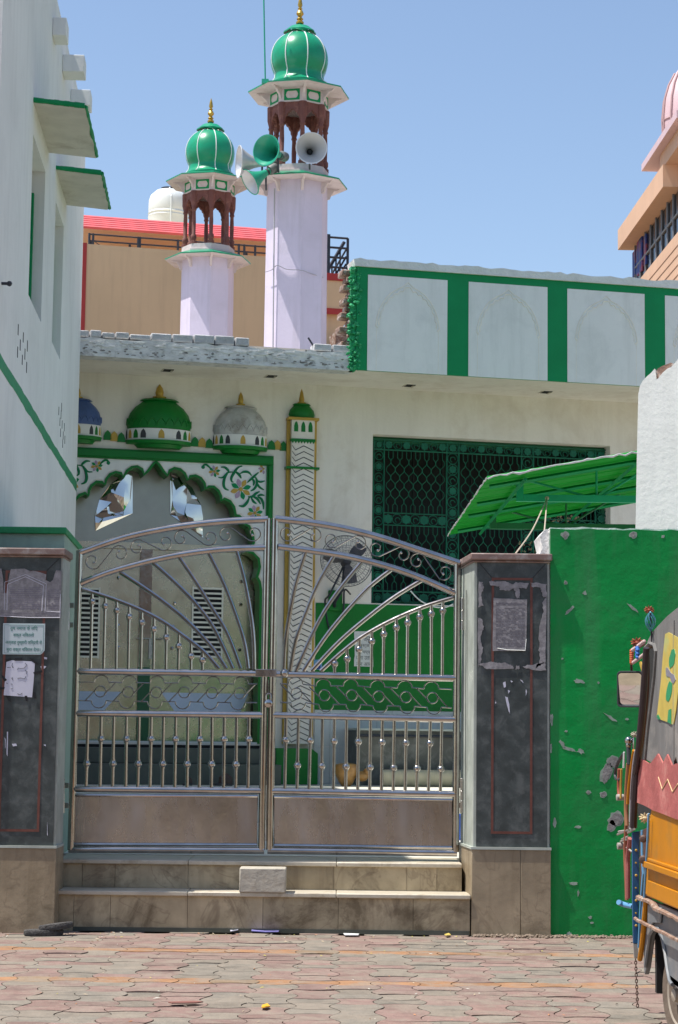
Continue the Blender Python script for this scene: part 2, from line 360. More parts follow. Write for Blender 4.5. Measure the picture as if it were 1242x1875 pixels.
# ================================================================== PILLARS
def pillar(name, label, ulo, uhi, F, zc, zb, chamfer, yb, inl):
    t = thing(name, label, 'pillar', ((ulo+uhi)/2, F.o.y+.2, 0), None)
    y = F.o.y; zcap = zc
    x0, x1 = ulo, uhi
    obj('shaft', MB().plan([(x0, y+.012), (x1, y+.012), (x1, yb), (x0-chamfer[0] if chamfer else x0, yb)], zb, zcap-.05), MARBLEW, t)
    obj('granite_facing', MB().box(F, x0+.02, x1-.015, -.011, 0, zb+.02, zcap-.055), GRANITE, t)
    m = MB(); c = chamfer[0] if chamfer else 0
    m.plan([(x0-.03, y-.035), (x1+.02, y-.035), (x1+.02, yb), (x0-c-.03, yb)], zcap-.05, zcap)
    m.plan([(x0-.012, y-.015), (x1+.008, y-.015), (x1+.008, yb-.01), (x0-c-.012, yb-.01)], zcap-.066, zcap-.05)
    obj('cap', m, CAPST, t, bevel=.008)
    m = MB(); m.plan([(x0-.012, y-.012), (x0+(x1-x0)*.62, y-.012), (x0+(x1-x0)*.62, yb), (x0-c-.012, yb)], 0, zb)
    m.plan([(x0+(x1-x0)*.62+.002, y-.012), (x1+.01, y-.012), (x1+.01, yb), (x0+(x1-x0)*.62+.002, yb)], 0, zb)
    obj('plinth', m, PLINTH, t, bevel=.004)
    obj('plinth_edge', MB().plan([(x0-.018, y-.02), (x1+.014, y-.02), (x1+.014, yb-.02), (x0-c-.018, yb-.02)], zb+.0005, zb+.018), MARBLEW, t)
    a0, a1, b0, b1 = inl; w = .009
    m = MB(); m.box(F, a0-w, a0+w, .0005, .003, b0, b1); m.box(F, a1-w, a1+w, .0005, .003, b0, b1)
    m.box(F, a0+w+.0005, a1-w-.0005, .0005, .003, b1-2*w, b1); m.box(F, a0+w+.0005, a1-w-.0005, .0005, .003, b0, b0+2*w)
    obj('inlay_border', m, INLAY, t)
    m = MB()
    for ua, ub in ((x0+.04, a0-w), (x1-.03, a1+w)):
        m.tube([F.w(ua, .001, zcap-.075), F.w(ub, .001, b1)], .003, 4)
    obj('mitre_joint', m, CHEV, t)
    return t
PF = frontal(14.5)
ur0, ur1 = PF.q(868, 1300)[0], PF.q(1006, 1300)[0]
zcr = PF.q(935, 1014)[1]; zbr = PF.q(935, 1556)[1]
PR = pillar('gate_pillar', 'grey granite pillar between steel gate and green street wall', ur0, ur1, PF, zcr, zbr, (.055,), 15.12,
       (PF.q(902, 1300)[0], PF.q(973, 1300)[0], PF.q(940, 1527)[1], PF.q(940, 1058)[1]))
PL_ = frontal(14.3)
ul1 = PL_.q(108, 1300)[0]; zcl = PL_.q(60, 1004)[1]; zbl = PL_.q(60, 1553)[1]
PLt = pillar('gate_pillar', 'grey granite pillar at left edge carrying a green lettered sign', ul1-1.05, ul1, PL_, zcl, zbl, None, 14.69,
       (PL_.q(5, 1300)[0], PL_.q(76, 1300)[0], PL_.q(60, 1523)[1], PL_.q(60, 1045)[1]))

SG = Fr((ur0-.035, 14.82, 0), (-.089, 1, 0), (-1, -.089, 0)); obj('side_groove', MB().box(SG, -.006, .008, .003, .006, zbr+.02, zcr-.25), CHEV, PR)
# ragged outline helper in pixels
def ragged(pts, amp, n=4):
    out = []
    for i, (a, b) in enumerate(pts):
        c, d = pts[(i+1) % len(pts)]
        for k in range(n):
            t = k/n; out.append((a+(c-a)*t+random.uniform(-amp, amp), b+(d-b)*t+random.uniform(-amp, amp)))
    return out
def pxp(F, pts, d=0.0): return [F.q(a, b, d) for a, b in pts]
def flatpx(mb, F, pts, d0, d1): return mb.prism(F, pxp(F, pts, d1), d0, d1)

# posters on the pillars
def lines(mb, F, x0, x1, ys, d, h=.5, brk=.12):
    for y in ys:
        x = x0
        while x < x1:
            w = random.uniform(1.5, 6)
            if random.random() > brk:
                a = F.q(x, y, d); b2 = F.q(min(x+w, x1), y+h, d)
                mb.box(F, a[0], b2[0], d-.0006, d+.0004, b2[1], a[1])
            x += w + random.uniform(.4, 1.0)
t = thing('torn_poster', 'torn weathered poster with a printed pointed frame high on left pillar', 'poster', (ul1-.3, 14.3, 2.2))
m = MB(); out = [(-10, 1041), (3, 1041), (6, 1060), (7, 1086), (12, 1086), (16, 1060), (20, 1042), (45, 1041), (56, 1046), (62, 1045), (74, 1048), (85, 1052), (84, 1062), (92, 1066), (97, 1062), (100, 1052), (103, 1044), (113, 1045), (112, 1085), (111, 1132), (70, 1130), (-10, 1128)]
flatpx(m, PL_, out, .004, .006); obj('sheet', m, NEWS, t)
m = MB()
fr = [(13, 1117), (14, 1070), (47, 1056), (80, 1072), (77, 1119)]
m.tube([PL_.w(*((lambda q: (q[0], .0065, q[1]))(PL_.q(a, b2, .0065)))) for a, b2 in fr], .0022, 4)
fr = [(8, 1117), (9, 1066), (47, 1052), (85, 1069), (83, 1119), (111, 1121)]
m.tube([PL_.w(*((lambda q: (q[0], .0065, q[1]))(PL_.q(a, b2, .0065)))) for a, b2 in fr], .0018, 4)
m.tube([PL_.w(*((lambda q: (q[0], .0065, q[1]))(PL_.q(a, b2, .0065)))) for a, b2 in [(-5, 1128), (60, 1131), (110, 1131), (111, 1088)]], .002, 4)
obj('printed_frame', m, PAPER, t)
m = MB(); lines(m, PL_, 18, 75, [1076+3.4*i for i in range(12)], .0066, .9)
lines(m, PL_, 88, 108, [1080+3.4*i for i in range(11)], .0066, .9); lines(m, PL_, -5, 108, [1122, 1126], .0066, .8)
obj('print', m, mat('faded_print', (.17, .15, .21), .8), t)

# lettered sign
t = thing('notice_sign', 'pale sign with four lines of green Hindi writing on left pillar', 'sign', (ul1-.35, 14.3, 1.9))
sg = [(6, 1141), (83, 1142), (82, 1191), (78, 1196), (74, 1199), (5, 1198)]
m = MB(); flatpx(m, PL_, sg, .003, .008); obj('board', m, SIGNW, t)
m = MB(); bl = [(8.5, 1144), (80, 1145), (79, 1190), (75, 1195), (72, 1196.5), (8, 1195.5)]
m.tube([PL_.w(*(lambda q: (q[0], .0083, q[1]))(PL_.q(a, b2, .0083))) for a, b2 in bl], .0012, 4, closed=True); obj('border_line', m, SIGNG, t)
def text(body, F, xc, yc, width_px, height_px, d, m, parent, name='lettering'):
    c = bpy.data.curves.new(name, 'FONT'); c.body = body; c.align_x = 'CENTER'; c.size = 1; c.extrude = .01
    o = bpy.data.objects.new(name, c); COL.objects.link(o)
    dg = bpy.context.evaluated_depsgraph_get(); me = bpy.data.meshes.new_from_object(o.evaluated_get(dg))
    bpy.data.objects.remove(o)
    xs = [v.co.x for v in me.vertices]; ys = [v.co.y for v in me.vertices]
    if not xs: return
    cx, cy = (min(xs)+max(xs))/2, (min(ys)+max(ys))/2
    a = F.q(xc-width_px/2, yc, d); b2 = F.q(xc+width_px/2, yc, d); e = F.q(xc, yc-height_px/2, d); f_ = F.q(xc, yc+height_px/2, d)
    kx = (b2[0]-a[0])/(max(xs)-min(xs)); ky = (e[1]-f_[1])/(max(ys)-min(ys))
    u, z = F.q(xc, yc, d); org = WL[parent.name]
    for v in me.vertices:
        v.co = F.w(u+(v.co.x-cx)*kx, d + v.co.z*.05, z+(v.co.y-cy)*ky) - org
    me.materials.clear(); me.materials.append(m)
    o = bpy.data.objects.new(name, me); COL.objects.link(o); o.parent = parent; WL[o.name] = org
    return o
for s_, xc, yc, w in (('तुम नमाज के लिए', 44, 1150.5, 50), ('वक्त निकालो', 43.5, 1163, 38), ('अल्लाह तुम्हारी जिन्दगी से', 43.5, 1176.5, 67), ('बुरा वक्त निकाल देगा।', 43, 1189.5, 62)):
    text(s_, PL_, xc, yc, w, 9.5, .0085, SIGNG, t)

# taped paper
t = thing('paper_notice', 'white handwritten sheet fixed with strips of black tape on left pillar', 'notice', (ul1-.35, 14.3, 1.6))
m = MB(); flatpx(m, PL_, [(12, 1212), (22, 1209), (58, 1211), (64, 1215), (62, 1245), (59, 1277), (7, 1273)], .003, .005); obj('sheet', m, PAPER, t)
m = MB()
for w_ in ([(13, 1222), (20, 1222)], [(23, 1214), (22, 1219), (25, 1223), (23, 1222)], [(32, 1226), (34, 1223), (38, 1224), (45, 1223), (47, 1220), (50, 1218), (46, 1214)], [(46, 1227), (50, 1230), (48, 1234)], [(32, 1242), (38, 1241), (45, 1243), (48, 1238)], [(21, 1241), (24, 1245), (23, 1240)], [(32, 1270), (37, 1272), (41, 1269)], [(12, 1250), (14, 1252)], [(20, 1252), (23, 1253)], [(20, 1261), (24, 1260)]):
    m.tube([PL_.w(*(lambda q: (q[0], .0055, q[1]))(PL_.q(a, b2, .0055))) for a, b2 in w_], .0017, 4)
obj('handwriting', m, INK, t)
for a in ([(10, 1208), (20, 1204), (21, 1208), (11, 1212)], [(27, 1205), (41, 1205), (41, 1210), (27, 1210)], [(54, 1205), (60, 1206), (70, 1215), (67, 1217), (60, 1212)], [(61, 1231), (77, 1227), (78, 1231), (63, 1235)], [(3, 1237), (6, 1237), (13, 1245), (9, 1248), (7, 1246)], [(-3, 1259), (9, 1258), (8, 1262), (-3, 1263)], [(60, 1267), (64, 1267), (67, 1279), (63, 1279)], [(45, 1274), (50, 1274), (51, 1284), (48, 1284)], [(11, 1274), (16, 1274), (20, 1284), (16, 1284)]):
    m = MB(); flatpx(m, PL_, a, .0052, .0065); obj('tape', m, TAPE, t)

# right pillar poster
t = thing('poster', 'grey printed sheet pasted inside red inlay of right pillar', 'poster', (1.2, 14.5, 2.1))
m = MB(); flatpx(m, PF, ragged([(904, 1095), (966, 1098), (963, 1192), (902, 1192)], .7, 6), .0065, .0085); obj('sheet', m, NEWS, t)
m = MB(); lines(m, PF, 908, 961, [1103, 1107]+[1113+2.7*i for i in range(27)], .0088, .9, .25)
m.box(PF, PF.q(908, 1105)[0], PF.q(962, 1105)[0], .0085, .0092, PF.q(930, 1106)[1], PF.q(930, 1104.8)[1]); obj('print', m, mat('grey_print', (.13, .12, .14), .8), t)
m = MB(); m.tube([PF.w(*(lambda q: (q[0], .010, q[1]))(PF.q(a, b2, .01))) for a, b2 in ((911, 1187), (930, 1190), (962, 1191), (964, 1170))], .0025, 4); obj('curled_edge', m, LINEW, t)
tag(obj('torn_poster', (lambda m: (
    [flatpx(m, PF, ragged(p, 1.2, 6), .004, .0058) for p in (
        [(876, 1064), (884, 1066), (886, 1078), (881, 1090), (885, 1108), (877, 1112)],
        [(876, 1130), (883, 1134), (886, 1150), (880, 1165), (884, 1185), (881, 1212), (876, 1222)],
        [(896, 1064), (925, 1065), (940, 1070), (945, 1066), (968, 1068), (964, 1078), (945, 1076), (932, 1082), (916, 1080), (915, 1074), (899, 1072)],
        [(940, 1076), (952, 1078), (952, 1096), (946, 1096), (944, 1084)],
        [(972, 1066), (1001, 1069), (1001, 1095), (994, 1092), (990, 1076), (974, 1075)],
        [(1000, 1094), (999, 1212), (980, 1224), (990, 1208), (987, 1190), (988, 1150), (995, 1120), (993, 1104)],
        [(876, 1215), (900, 1211), (912, 1214), (925, 1213), (940, 1220), (941, 1225), (890, 1224)],
        [(946, 1218), (952, 1219), (950, 1226), (944, 1225)], [(957, 1220), (985, 1215), (998, 1213), (1000, 1228), (970, 1226)])],
    m)[1])(MB()), NEWS), 'remains of a large torn poster around the edges of right pillar', 'poster')
m = MB()
for p in ([(921, 1250), (926, 1248), (927, 1258), (923, 1259)], [(930, 1263), (934, 1265), (931, 1270)], [(925, 1275), (930, 1277), (933, 1290), (934, 1308), (931, 1300), (928, 1288)], [(963, 1262), (965, 1266), (963, 1274)], [(952, 1244), (957, 1246), (959, 1251)], [(935, 1246), (939, 1247), (937, 1250)], [(908, 1283), (909, 1288), (907, 1288)]):
    flatpx(m, PF, ragged(p, .4, 3), .001, .0025)
obj('paper_scrap', m, PAPER, PR)
m = MB()
for p in ([(80, 1203), (87, 1204), (86, 1207), (82, 1207)], [(74, 1220), (80, 1219), (85, 1220), (82, 1224), (76, 1225)], [(13, 1340), (15, 1340), (14, 1385), (12, 1380)], [(9, 1350), (11, 1356), (10, 1372)], [(22, 1362), (30, 1362), (31, 1366), (24, 1367)], [(80, 1364), (84, 1363), (84, 1367)], [(87, 1505), (88, 1530), (86, 1528)]):
    flatpx(m, PL_, ragged(p, .4, 3), .001, .0025)
obj('paper_scrap', m, PAPER, PLt)

# ================================================================== GATE
def smooth_pl(pts, n=6):
    P = [Vector(p) for p in pts]; out = []
    for i in range(len(P)-1):
        a = P[max(i-1, 0)]; b = P[i]; c = P[i+1]; d = P[min(i+2, len(P)-1)]
        for k in range(n):
            t = k/n; out.append(.5*((2*b)+(c-a)*t+(2*a-5*b+4*c-d)*t*t+(3*b-a-3*c+d)*t**3))
    out.append(P[-1]); return out
def GP(x, y, d=0.0):
    u, z = GF.q(x, y, d); return GF.w(u, d, z)
def gtube(pts, r, n=6, seg=10, d=0.0):
    return MB().tube(smooth_pl([GP(a, b, d) for a, b in pts], n), r, seg)
PX = 15.1/3600
def spiral_S(mb, c1, c2, R1, R2, bottom_first, d=0.0, r=.0046):
    # S-scroll between two loop centres (pixels)
    pts = []
    sg = 1 if bottom_first else -1
    for k in range(26):     # inner end of loop 1 outwards
        t = k/25; an = math.radians(50+370*(1-t)); rr = R1*(.28+.72*t)
        # ends pointing right-ish at angle 0, coming up from the bottom
        pts.append((c1[0]+rr*math.cos(an), c1[1]+sg*rr*math.sin(an)))
    q = []
    for k in range(26):
        t = k/25; an = math.radians(230+370*t); rr = R2*(1-.72*t)
        q.append((c2[0]+rr*math.cos(an), c2[1]+sg*rr*math.sin(an)))
    mb.tube([GP(a, b, d) for a, b in pts+q], r, 6)
    for c, R, an0 in ((c1, R1, math.radians(420)), (c2, R2, math.radians(600))):
        mb.ball(GP(c[0]+R*.28*math.cos(an0), c[1]+sg*R*.28*math.sin(an0), d), .0105, 8)
def baluster(leaf, xt, yt, xb, yb, yball, r=.0125):
    b = obj('baluster', MB().tube([GP(xt, yt), GP(xb, yb)], r, 10), STEEL, leaf)
    t = (yball-yt)/(yb-yt); xm = xt+(xb-xt)*t; k = GP(xm, yball); m = MB(); m.ball(k, .028, 16)
    m.tube([k+Vector((0, 0, .034)), k+Vector((0, 0, -.034))], .0165, 10)
    obj('ball', m, STEEL, b)
def cross(poly, x):
    for (a, b), (c, d) in zip(poly, poly[1:]):
        if min(a, c) <= x <= max(a, c): return b+(d-b)*(x-a)/(c-a) if c != a else b
    return poly[0][1] if abs(x-poly[0][0]) < abs(x-poly[-1][0]) else poly[-1][1]
def gate_leaf(side, label):
    L = side == 'l'
    G = thing('gate_leaf', label, 'gate', ((-2.02 if L else .94), 15, .53), 'leaves of the steel double gate')
    if L:
        post1 = [(146, 1008), (130, 1556)]; post2 = [(490, 949), (479, 1556)]
        arch = [(146, 1012), (222, 986), (288, 971), (354, 961), (420, 954.5), (491, 951)]
        arc2 = [(148, 1068), (205, 1046), (288, 1024), (354, 1012), (420, 1005), (487, 1003)]
        rods = [[(151, 1079), (222, 1102), (288, 1132), (341, 1168), (374, 1194), (401, 1224)],
                [(220, 1048), (262, 1075), (304, 1105), (347, 1141), (387, 1184), (415, 1224)],
                [(280, 1030), (318, 1064), (361, 1108), (394, 1154), (427, 1224)],
                [(328, 1020), (361, 1069), (387, 1111), (417, 1161), (441, 1224)],
                [(382, 1012), (410, 1069), (433, 1128), (448, 1177), (455, 1224)],
                [(433, 1007), (448, 1062), (460, 1128), (465, 1177), (466, 1226)]]
        ub = [(169, 166, 1101.6), (193, 190, 1110), (214, 213, 1118), (237, 235, 1129), (260, 258, 1140), (282.5, 281, 1152), (305, 304, 1167), (328, 326.5, 1183), (350, 350, 1201.6), (371, 371, 1208.5)]
        railA = [(139, 1229), (476, 1233.5)]; railB = [(136, 1306), (481, 1309.5)]; railC = [(130, 1444.5), (478, 1448)]; railD = [(126, 1555.5), (484, 1557.5)]
        pan = [(134.5, 1456), (472, 1458), (471, 1547), (133, 1546)]
        lbt = [90+v/3.03 for v in (217, 290, 360, 430, 500, 568, 636, 703, 770, 838, 905, 973, 1041, 1110)]
        lbb = [90+v/3.03 for v in (205, 283, 352, 425, 492, 560, 628, 697, 765, 833, 900, 968, 1035, 1103)]
        yh, yl = (1352.7, 1353.5), (1398, 1399.5); lowfirst = True
        hx = 125; sc = [(169.5, 1027), (220, 1014), (252, 1003), (302, 993), (332, 986), (384, 984), (415, 980), (465, 976)]
    else:
        post1 = [(504.5, 949), (494, 1556)]; post2 = [(838, 1029), (834.5, 1560)]
        arch = [(504, 950), (567, 957), (631, 968), (695, 984), (760, 1005), (842, 1032)]
        arc2 = [(510, 1001), (567, 1008), (631, 1018), (695, 1033), (760, 1054), (834, 1086)]
        rods = [[(831, 1094), (776, 1111), (715, 1137), (663, 1166), (625, 1195), (587, 1229)],
                [(773, 1062), (721, 1094), (670, 1133), (621, 1175), (570, 1229)],
                [(718, 1042), (676, 1075), (631, 1123), (592, 1172), (555, 1229)],
                [(663, 1029), (625, 1075), (592, 1123), (567, 1172), (542, 1229)],
                [(612, 1018), (583, 1068), (560, 1123), (542, 1172), (531, 1229)],
                [(560, 1010), (542, 1068), (531, 1123), (523, 1175), (520, 1229)]]
        ub = [(811, 810, 1118), (790, 790, 1124), (769, 768, 1130), (747, 745.5, 1140), (726, 725, 1149), (703, 702, 1161), (681, 680, 1174), (658, 657, 1189), (636, 636, 1206), (613, 613, 1215)]
        railA = [(506, 1234.5), (835, 1242)]; railB = [(500, 1309.5), (834, 1317.5)]; railC = [(496, 1448.5), (833, 1454.5)]; railD = [(490, 1557.5), (837, 1562)]
        pan = [(502.5, 1459), (828.5, 1465), (828, 1552), (502, 1548)]
        lbt = [470+v/3.105 for v in (168, 238, 308, 375, 443, 512, 580, 648, 715, 783, 851, 918, 988, 1053)]
        lbb = [470+v/3.105 for v in (160, 230, 298, 368, 437, 507, 575, 643, 710, 777, 845, 910, 977, 1045)]
        yh, yl = (1354.6, 1361.7), (1401, 1408); lowfirst = False
        hx = 847; sc = [(814, 1047), (764, 1028), (737, 1016), (690, 1004), (658, 996), (608, 988), (576, 982), (526, 976)]
    obj('post', gtube(post1, .027, 1, 14), STEEL, G); obj('post', gtube(post2, .027, 1, 14), STEEL, G)
    obj('arch_rail', gtube(arch, .0275, 6, 14), STEEL, G); obj('arch_rail', gtube(arc2, .0255, 6, 14), STEEL, G)
    for r_ in rods: obj('curved_rod', gtube(r_, .0155, 6, 10), STEEL, G)
    for r_ in (railA, railB, railC): obj('rail', gtube(r_, .025, 1, 14), STEEL, G)
    obj('rail', gtube(railD, .026, 1, 14), STEEL, G)
    for xt, xb, yb_ in ub: baluster(G, xt, cross(sorted(rods[0]), xt)+1, xb, cross(railA, xb)-4, yb_)
    for i, (xt, xb) in enumerate(zip(lbt, lbb)):
        f = i/13; low = (i % 2 == 0) == lowfirst; yy = (yl if low else yh)
        baluster(G, xt, cross(railB, xt)+3, xb, cross(railC, xb)-3, yy[0]+(yy[1]-yy[0])*f)
    m = MB(); m.prism(GF, pxp(GF, pan), -.012, -.002); o = obj('lower_panel', m, SPANEL, G)
    e = [GP(a, b, .004) for a, b in pan]; obj('panel_frame', MB().tube(e, .013, 8, closed=True), STEEL, o)
    for p0, p1 in ((pan[0], pan[1]), (pan[3], pan[2])):
        pass
    # scrolls between the two arch rails
    m = MB(); R = 16
    for k in range(0, 8, 2):
        a, b = sc[k], sc[k+1]
        if L: spiral_S(m, a, b, R, R, k == 0)
        else:
            # mirror: build with negative x direction
            pts = []; sgn = 1 if k == 0 else -1
            for j in range(26):
                t = j/25; an = math.radians(50+370*(1-t)); rr = R*(.28+.72*t); pts.append((a[0]-rr*math.cos(an), a[1]+sgn*rr*math.sin(an)))
            for j in range(26):
                t = j/25; an = math.radians(230+370*t); rr = R*(1-.72*t); pts.append((b[0]-rr*math.cos(an), b[1]+sgn*rr*math.sin(an)))
            m.tube([GP(x, y) for x, y in pts], .0046, 6)
            for c, an0 in ((a, math.radians(420)), (b, math.radians(600))):
                m.ball(GP(c[0]-R*.28*math.cos(an0), c[1]+sgn*R*.28*math.sin(an0)), .0105, 8)
    obj('scrollwork', m, STEEL, G)
    # ring band
    m = MB()
    if L: cs = [(90+v/3.03, 1220+w/3.03) for v, w in ((285, 140), (440, 143), (595, 145), (750, 145), (905, 148), (1058, 150))]; dr = 1; xe = (145, 471)
    else: cs = [(470+v/3.105, 1220+w/3.105) for v, w in ((228, 155), (385, 165), (540, 165), (693, 172), (848, 175), (1000, 180))]; dr = -1; xe = (513, 827)
    R = 10; rt = .0046
    def top_y(x): return cs[0][1]-17+(cs[-1][1]-cs[0][1])*(x-cs[0][0])/(cs[-1][0]-cs[0][0])
    for sgn, off in ((-1, 2), (1, -3)):
        pts = [(xe[0], top_y(xe[0]) if sgn < 0 else top_y(xe[0])+34)]
        for cx, cy in cs:
            yy = cy+sgn*17; cxx = cx+off*dr
            pts.append((cxx-14, yy))
            for k in range(9):
                an = PI*k/8; pts.append((cxx-13.5*math.cos(an), yy+sgn*13*math.sin(an)))
            pts.append((cxx+14, yy))
        pts.append((xe[1], top_y(xe[1]) if sgn < 0 else top_y(xe[1])+34))
        m.tube([GP(a, b) for a, b in pts], rt, 6)
    for cx, cy in cs:
        ring = [(cx+R*math.cos(a*PI/10), cy+R*math.sin(a*PI/10)) for a in range(20)]
        m.tube([GP(a, b) for a, b in ring], rt, 6, closed=True)
        s45 = .7*R
        m.tube([GP(cx+dr*28, cy-16), GP(cx+dr*s45, cy+s45*.75)], rt, 6)
        m.tube([GP(cx-dr*s45, cy-s45*.75), GP(cx-dr*28, cy+17)], rt, 6)
    obj('ring_band', m, STEEL, G)
    for yy in ((1095, 1140) if True else ()), (1425, 1475):
        m = MB(); y0, y1 = yy; x = hx + ((-(y0-1100)*.028) if L else -(y0-1100)*.004)
        for a, b in ((y0, y0+22), (y0+22.8, y0+40), (y0+41, y1+14)):
            m.tube([GP(x, a, .015), GP(x, b, .015)], .012, 10)
        sgn = -1 if L else 1
        u, z = GF.q(x, y0+30, .01)
        m.box(GF, min(u, u+sgn*.055), max(u, u+sgn*.055), .0, .006, z-.035, z+.035)
        u2 = u-sgn*.04
        m.box(GF, min(u, u2), max(u, u2), .0, .008, z-.10, z-.06); m.box(GF, min(u, u2), max(u, u2), .0, .008, z+.05, z+.09)
        obj('hinge', m, SPANEL, G, bevel=.002)
    return G
GL = gate_leaf('l', 'left leaf of the arched stainless steel gate hinged by the pillar with the sign')
GR = gate_leaf('r', 'right leaf of the arched stainless steel gate hinged by the pillar beside green wall')
# latch and padlock
m = MB(); a = GF.q(468, 1232, .03); b_ = GF.q(514, 1233, .03)
m.box(GF, a[0], b_[0]-.03, .022, .032, a[1]-.028, a[1]+.028); o = obj('latch', m, SPANEL, GR, bevel=.003)
m = MB(); m.ball(GP(521, 1233, .03), .034, 16); m.tube([GP(519, 1233, .0), GP(519, 1233, .05)], .02, 12); obj('latch_knob', m, STEEL, o)
t = thing('padlock', 'small round steel padlock hanging at the middle of the gate', 'padlock', tuple(GP(492, 1290, .04)))
m = MB(); k = GP(492, 1288, .04); m.lathe(k+Vector((0, -.012, 0)), [(.001, -.002), (.024, 0), (.030, .004), (.030, .018), (.024, .022), (.001, .024)], 18, ax=(0, 1, 0)); obj('body', m, STEEL, t)
m = MB(); m.tube([k+Vector((-.017, .0, .02)), k+Vector((-.017, 0, .06)), k+Vector((-.009, 0, .075)), k+Vector((.009, 0, .075)), k+Vector((.017, 0, .06)), k+Vector((.017, 0, .02))], .004, 8); obj('shackle', m, STEEL, t)
m = MB(); m.tube([GP(491, 1245, .02), GP(491.5, 1272, .03)], .004, 6); m.tube([GP(492, 1296, .028), GP(487, 1540, .028)], .0025, 6); obj('drop_rod', m, STEEL, GR)

# ================================================================== LEFT BUILDING
# ------------------------------------------------ left building (side wall runs away from us)
LB = thing('white_building', 'tall white washed building with green edged sunshades along left edge', 'building', tuple(LF.w(0, 0, 0)))
ztop = LF.q(143, 165)[1]; uc = LF.q(148, 600)[0]
def Lrect(xn, yn0, yn1, xf, yf0, yf1):
    a, z0 = LF.q(xn, yn0); _, z1 = LF.q(xn, yn1); b, z2 = LF.q(xf, yf0); _, z3 = LF.q(xf, yf1)
    return a, b, (z0+z2)/2, (z1+z3)/2
w1 = Lrect(61, 248, 566, 83.5, 312, 602); w2 = Lrect(102.5, 368, 641, 117, 416, 676)
wl_ = MB(); wl_.prism(LF, [[(-.13, 0), (uc, 0), (uc, ztop), (-.13, ztop)]] + [[(a, z1), (b, z1), (b, z0), (a, z0)] for a, b, z0, z1 in (w1, w2)], -.30, 0)
wl_.box(LF, uc-.3, uc, -9, -.3005, 0, ztop); wl_.box(LF, -.13, uc-.301, -9, -.301, ztop-.2, ztop-.003); wl_.box(LF, -.13, .15, -9, -.3005, 0, ztop-.21)
obj('wall', wl_, LWHITE, LB)
for a, b, z0, z1_ in (w1, w2):
    lo, hi = min(z0, z1_), max(z0, z1_)
    w_ = obj('window', MB().box(LF, a+.001, b-.001, -.16, -.13, lo+.001, hi-.001), mat('window_board', (.38, .44, .42), .7, var=.15), LB)
    m = MB()
    m.box(LF, a+.002, a+.06, -.129, -.10, lo+.002, hi-.05); m.box(LF, b-.06, b-.002, -.129, -.095, lo+.002, hi-.22); m.box(LF, a+.06, b-.06, -.129, -.11, (lo+hi)/2, (lo+hi)/2+.05)
    obj('frame', m, GREEN, w_)
def shade(pn_in, pn_out, pf_in, pf_out):
    a, z = LF.q(*pn_in); b, z2 = LF.q(*pf_in)
    r = ray(*pn_out); Pn = LF.w(a, 0, z); t = Pn.y/r.y; wd = (C0+r*t - Pn).x
    wd = abs(wd)
    m = MB(); n = 14; top = []; bot = []
    for i in range(n+1):
        u = a+(b-a)*i/n; j = random.uniform(-.012, .012)
        P = []
        for d, dz in ((0, 0), (wd+j, -.04)):
            P += [LF.w(u, d, z+dz), LF.w(u, d, z+dz-.035)]
        top.append(P)
    vs = [p for P in top for p in P]; fs = []
    for i in range(n):
        k = i*4; l = k+4; fs += [(k, k+2, l+2, l), (k+1, k+3, l+3, l+1), (k+2, k+3, l+3, l+2), (k, k+1, l+1, l)]
    fs += [(0, 1, 3, 2), (4*n, 4*n+1, 4*n+3, 4*n+2)]
    m.add(vs, fs); s_ = obj('sunshade', m, mat('shade_underside', (.60, .585, .51), .9, var=.15, scale=4, dirt=(.30, .27, .2), dscale=2.2, damt=.6, dthr=.53), LB)
    m = MB(); pts = [LF.w(a-.012, d, z-.04*d/wd-.012) for d in [wd*k/10 for k in range(11)]]
    for k in range(10):
        for s2 in (0,): m.tube([pts[k], pts[k+1]], random.uniform(.02, .028), 6)
    pe = [LF.w(a+(b-a)*k/24, wd+.008, z-.052+random.uniform(-.006, .006)) for k in range(25)]
    m.tube(pe, [random.uniform(.014, .022) for _ in pe], 6)
    obj('green_edge', m, GREEN, s_)
shade((62, 181), (155, 188), (90, 273), (175, 277)); shade((103, 305), (185, 311), (122, 384), (203, 386))
for x, y0, y1, wpx in ((97, 31, 68, 26), (115, 99, 134, 41), (130, 163, 195, 37)):
    a, z1_ = LF.q(x, y0); _, z0 = LF.q(x, y1); P = LF.w(a, 0, z0); wd = wpx*P.y/FPX
    obj('beam_stub', MB().box(LF, a, a+.28, .0, wd, z0, z1_), LWHITE, LB, bevel=.008)
# green stripe
a, za = LF.q(0, 648); a2, za2 = LF.q(0, 674); zs0, zs1 = min(za, za2), max(za, za2)
m = MB(); n = 40; vs = []
for i in range(n+1):
    u = -.125+(uc+.12)*i/n; j1, j2 = random.uniform(-.008, .008), random.uniform(-.008, .008)
    vs += [LF.w(u, .004, zs0+j1), LF.w(u, .004, zs1+j2), LF.w(u, -.01, zs0+j1), LF.w(u, -.01, zs1+j2)]
fs = []
for i in range(n):
    k = 4*i; fs += [(k, k+4, k+5, k+1), (k, k+2, k+6, k+4), (k+1, k+5, k+7, k+3)]
m.add(vs, fs); obj('green_stripe', m, mat('stripe_green_paint', (.03, .27, .12), .7, var=.2, scale=6), LB)
m = MB(); sc_ = 2.677
for x, y0, y1 in ((90, 1590, 1645), (100, 1665, 1720), (115, 1630, 1680), (135, 1670, 1725), (87, 1700, 1755), (123, 1710, 1765), (110, 1740, 1790), (131, 1775, 1830)):
    u, z0 = LF.q(x/sc_, y0/sc_); _, zb_ = LF.q(x/sc_, y1/sc_); m.box(LF, u-.02, u+.02, -.01, .003, zb_, z0)
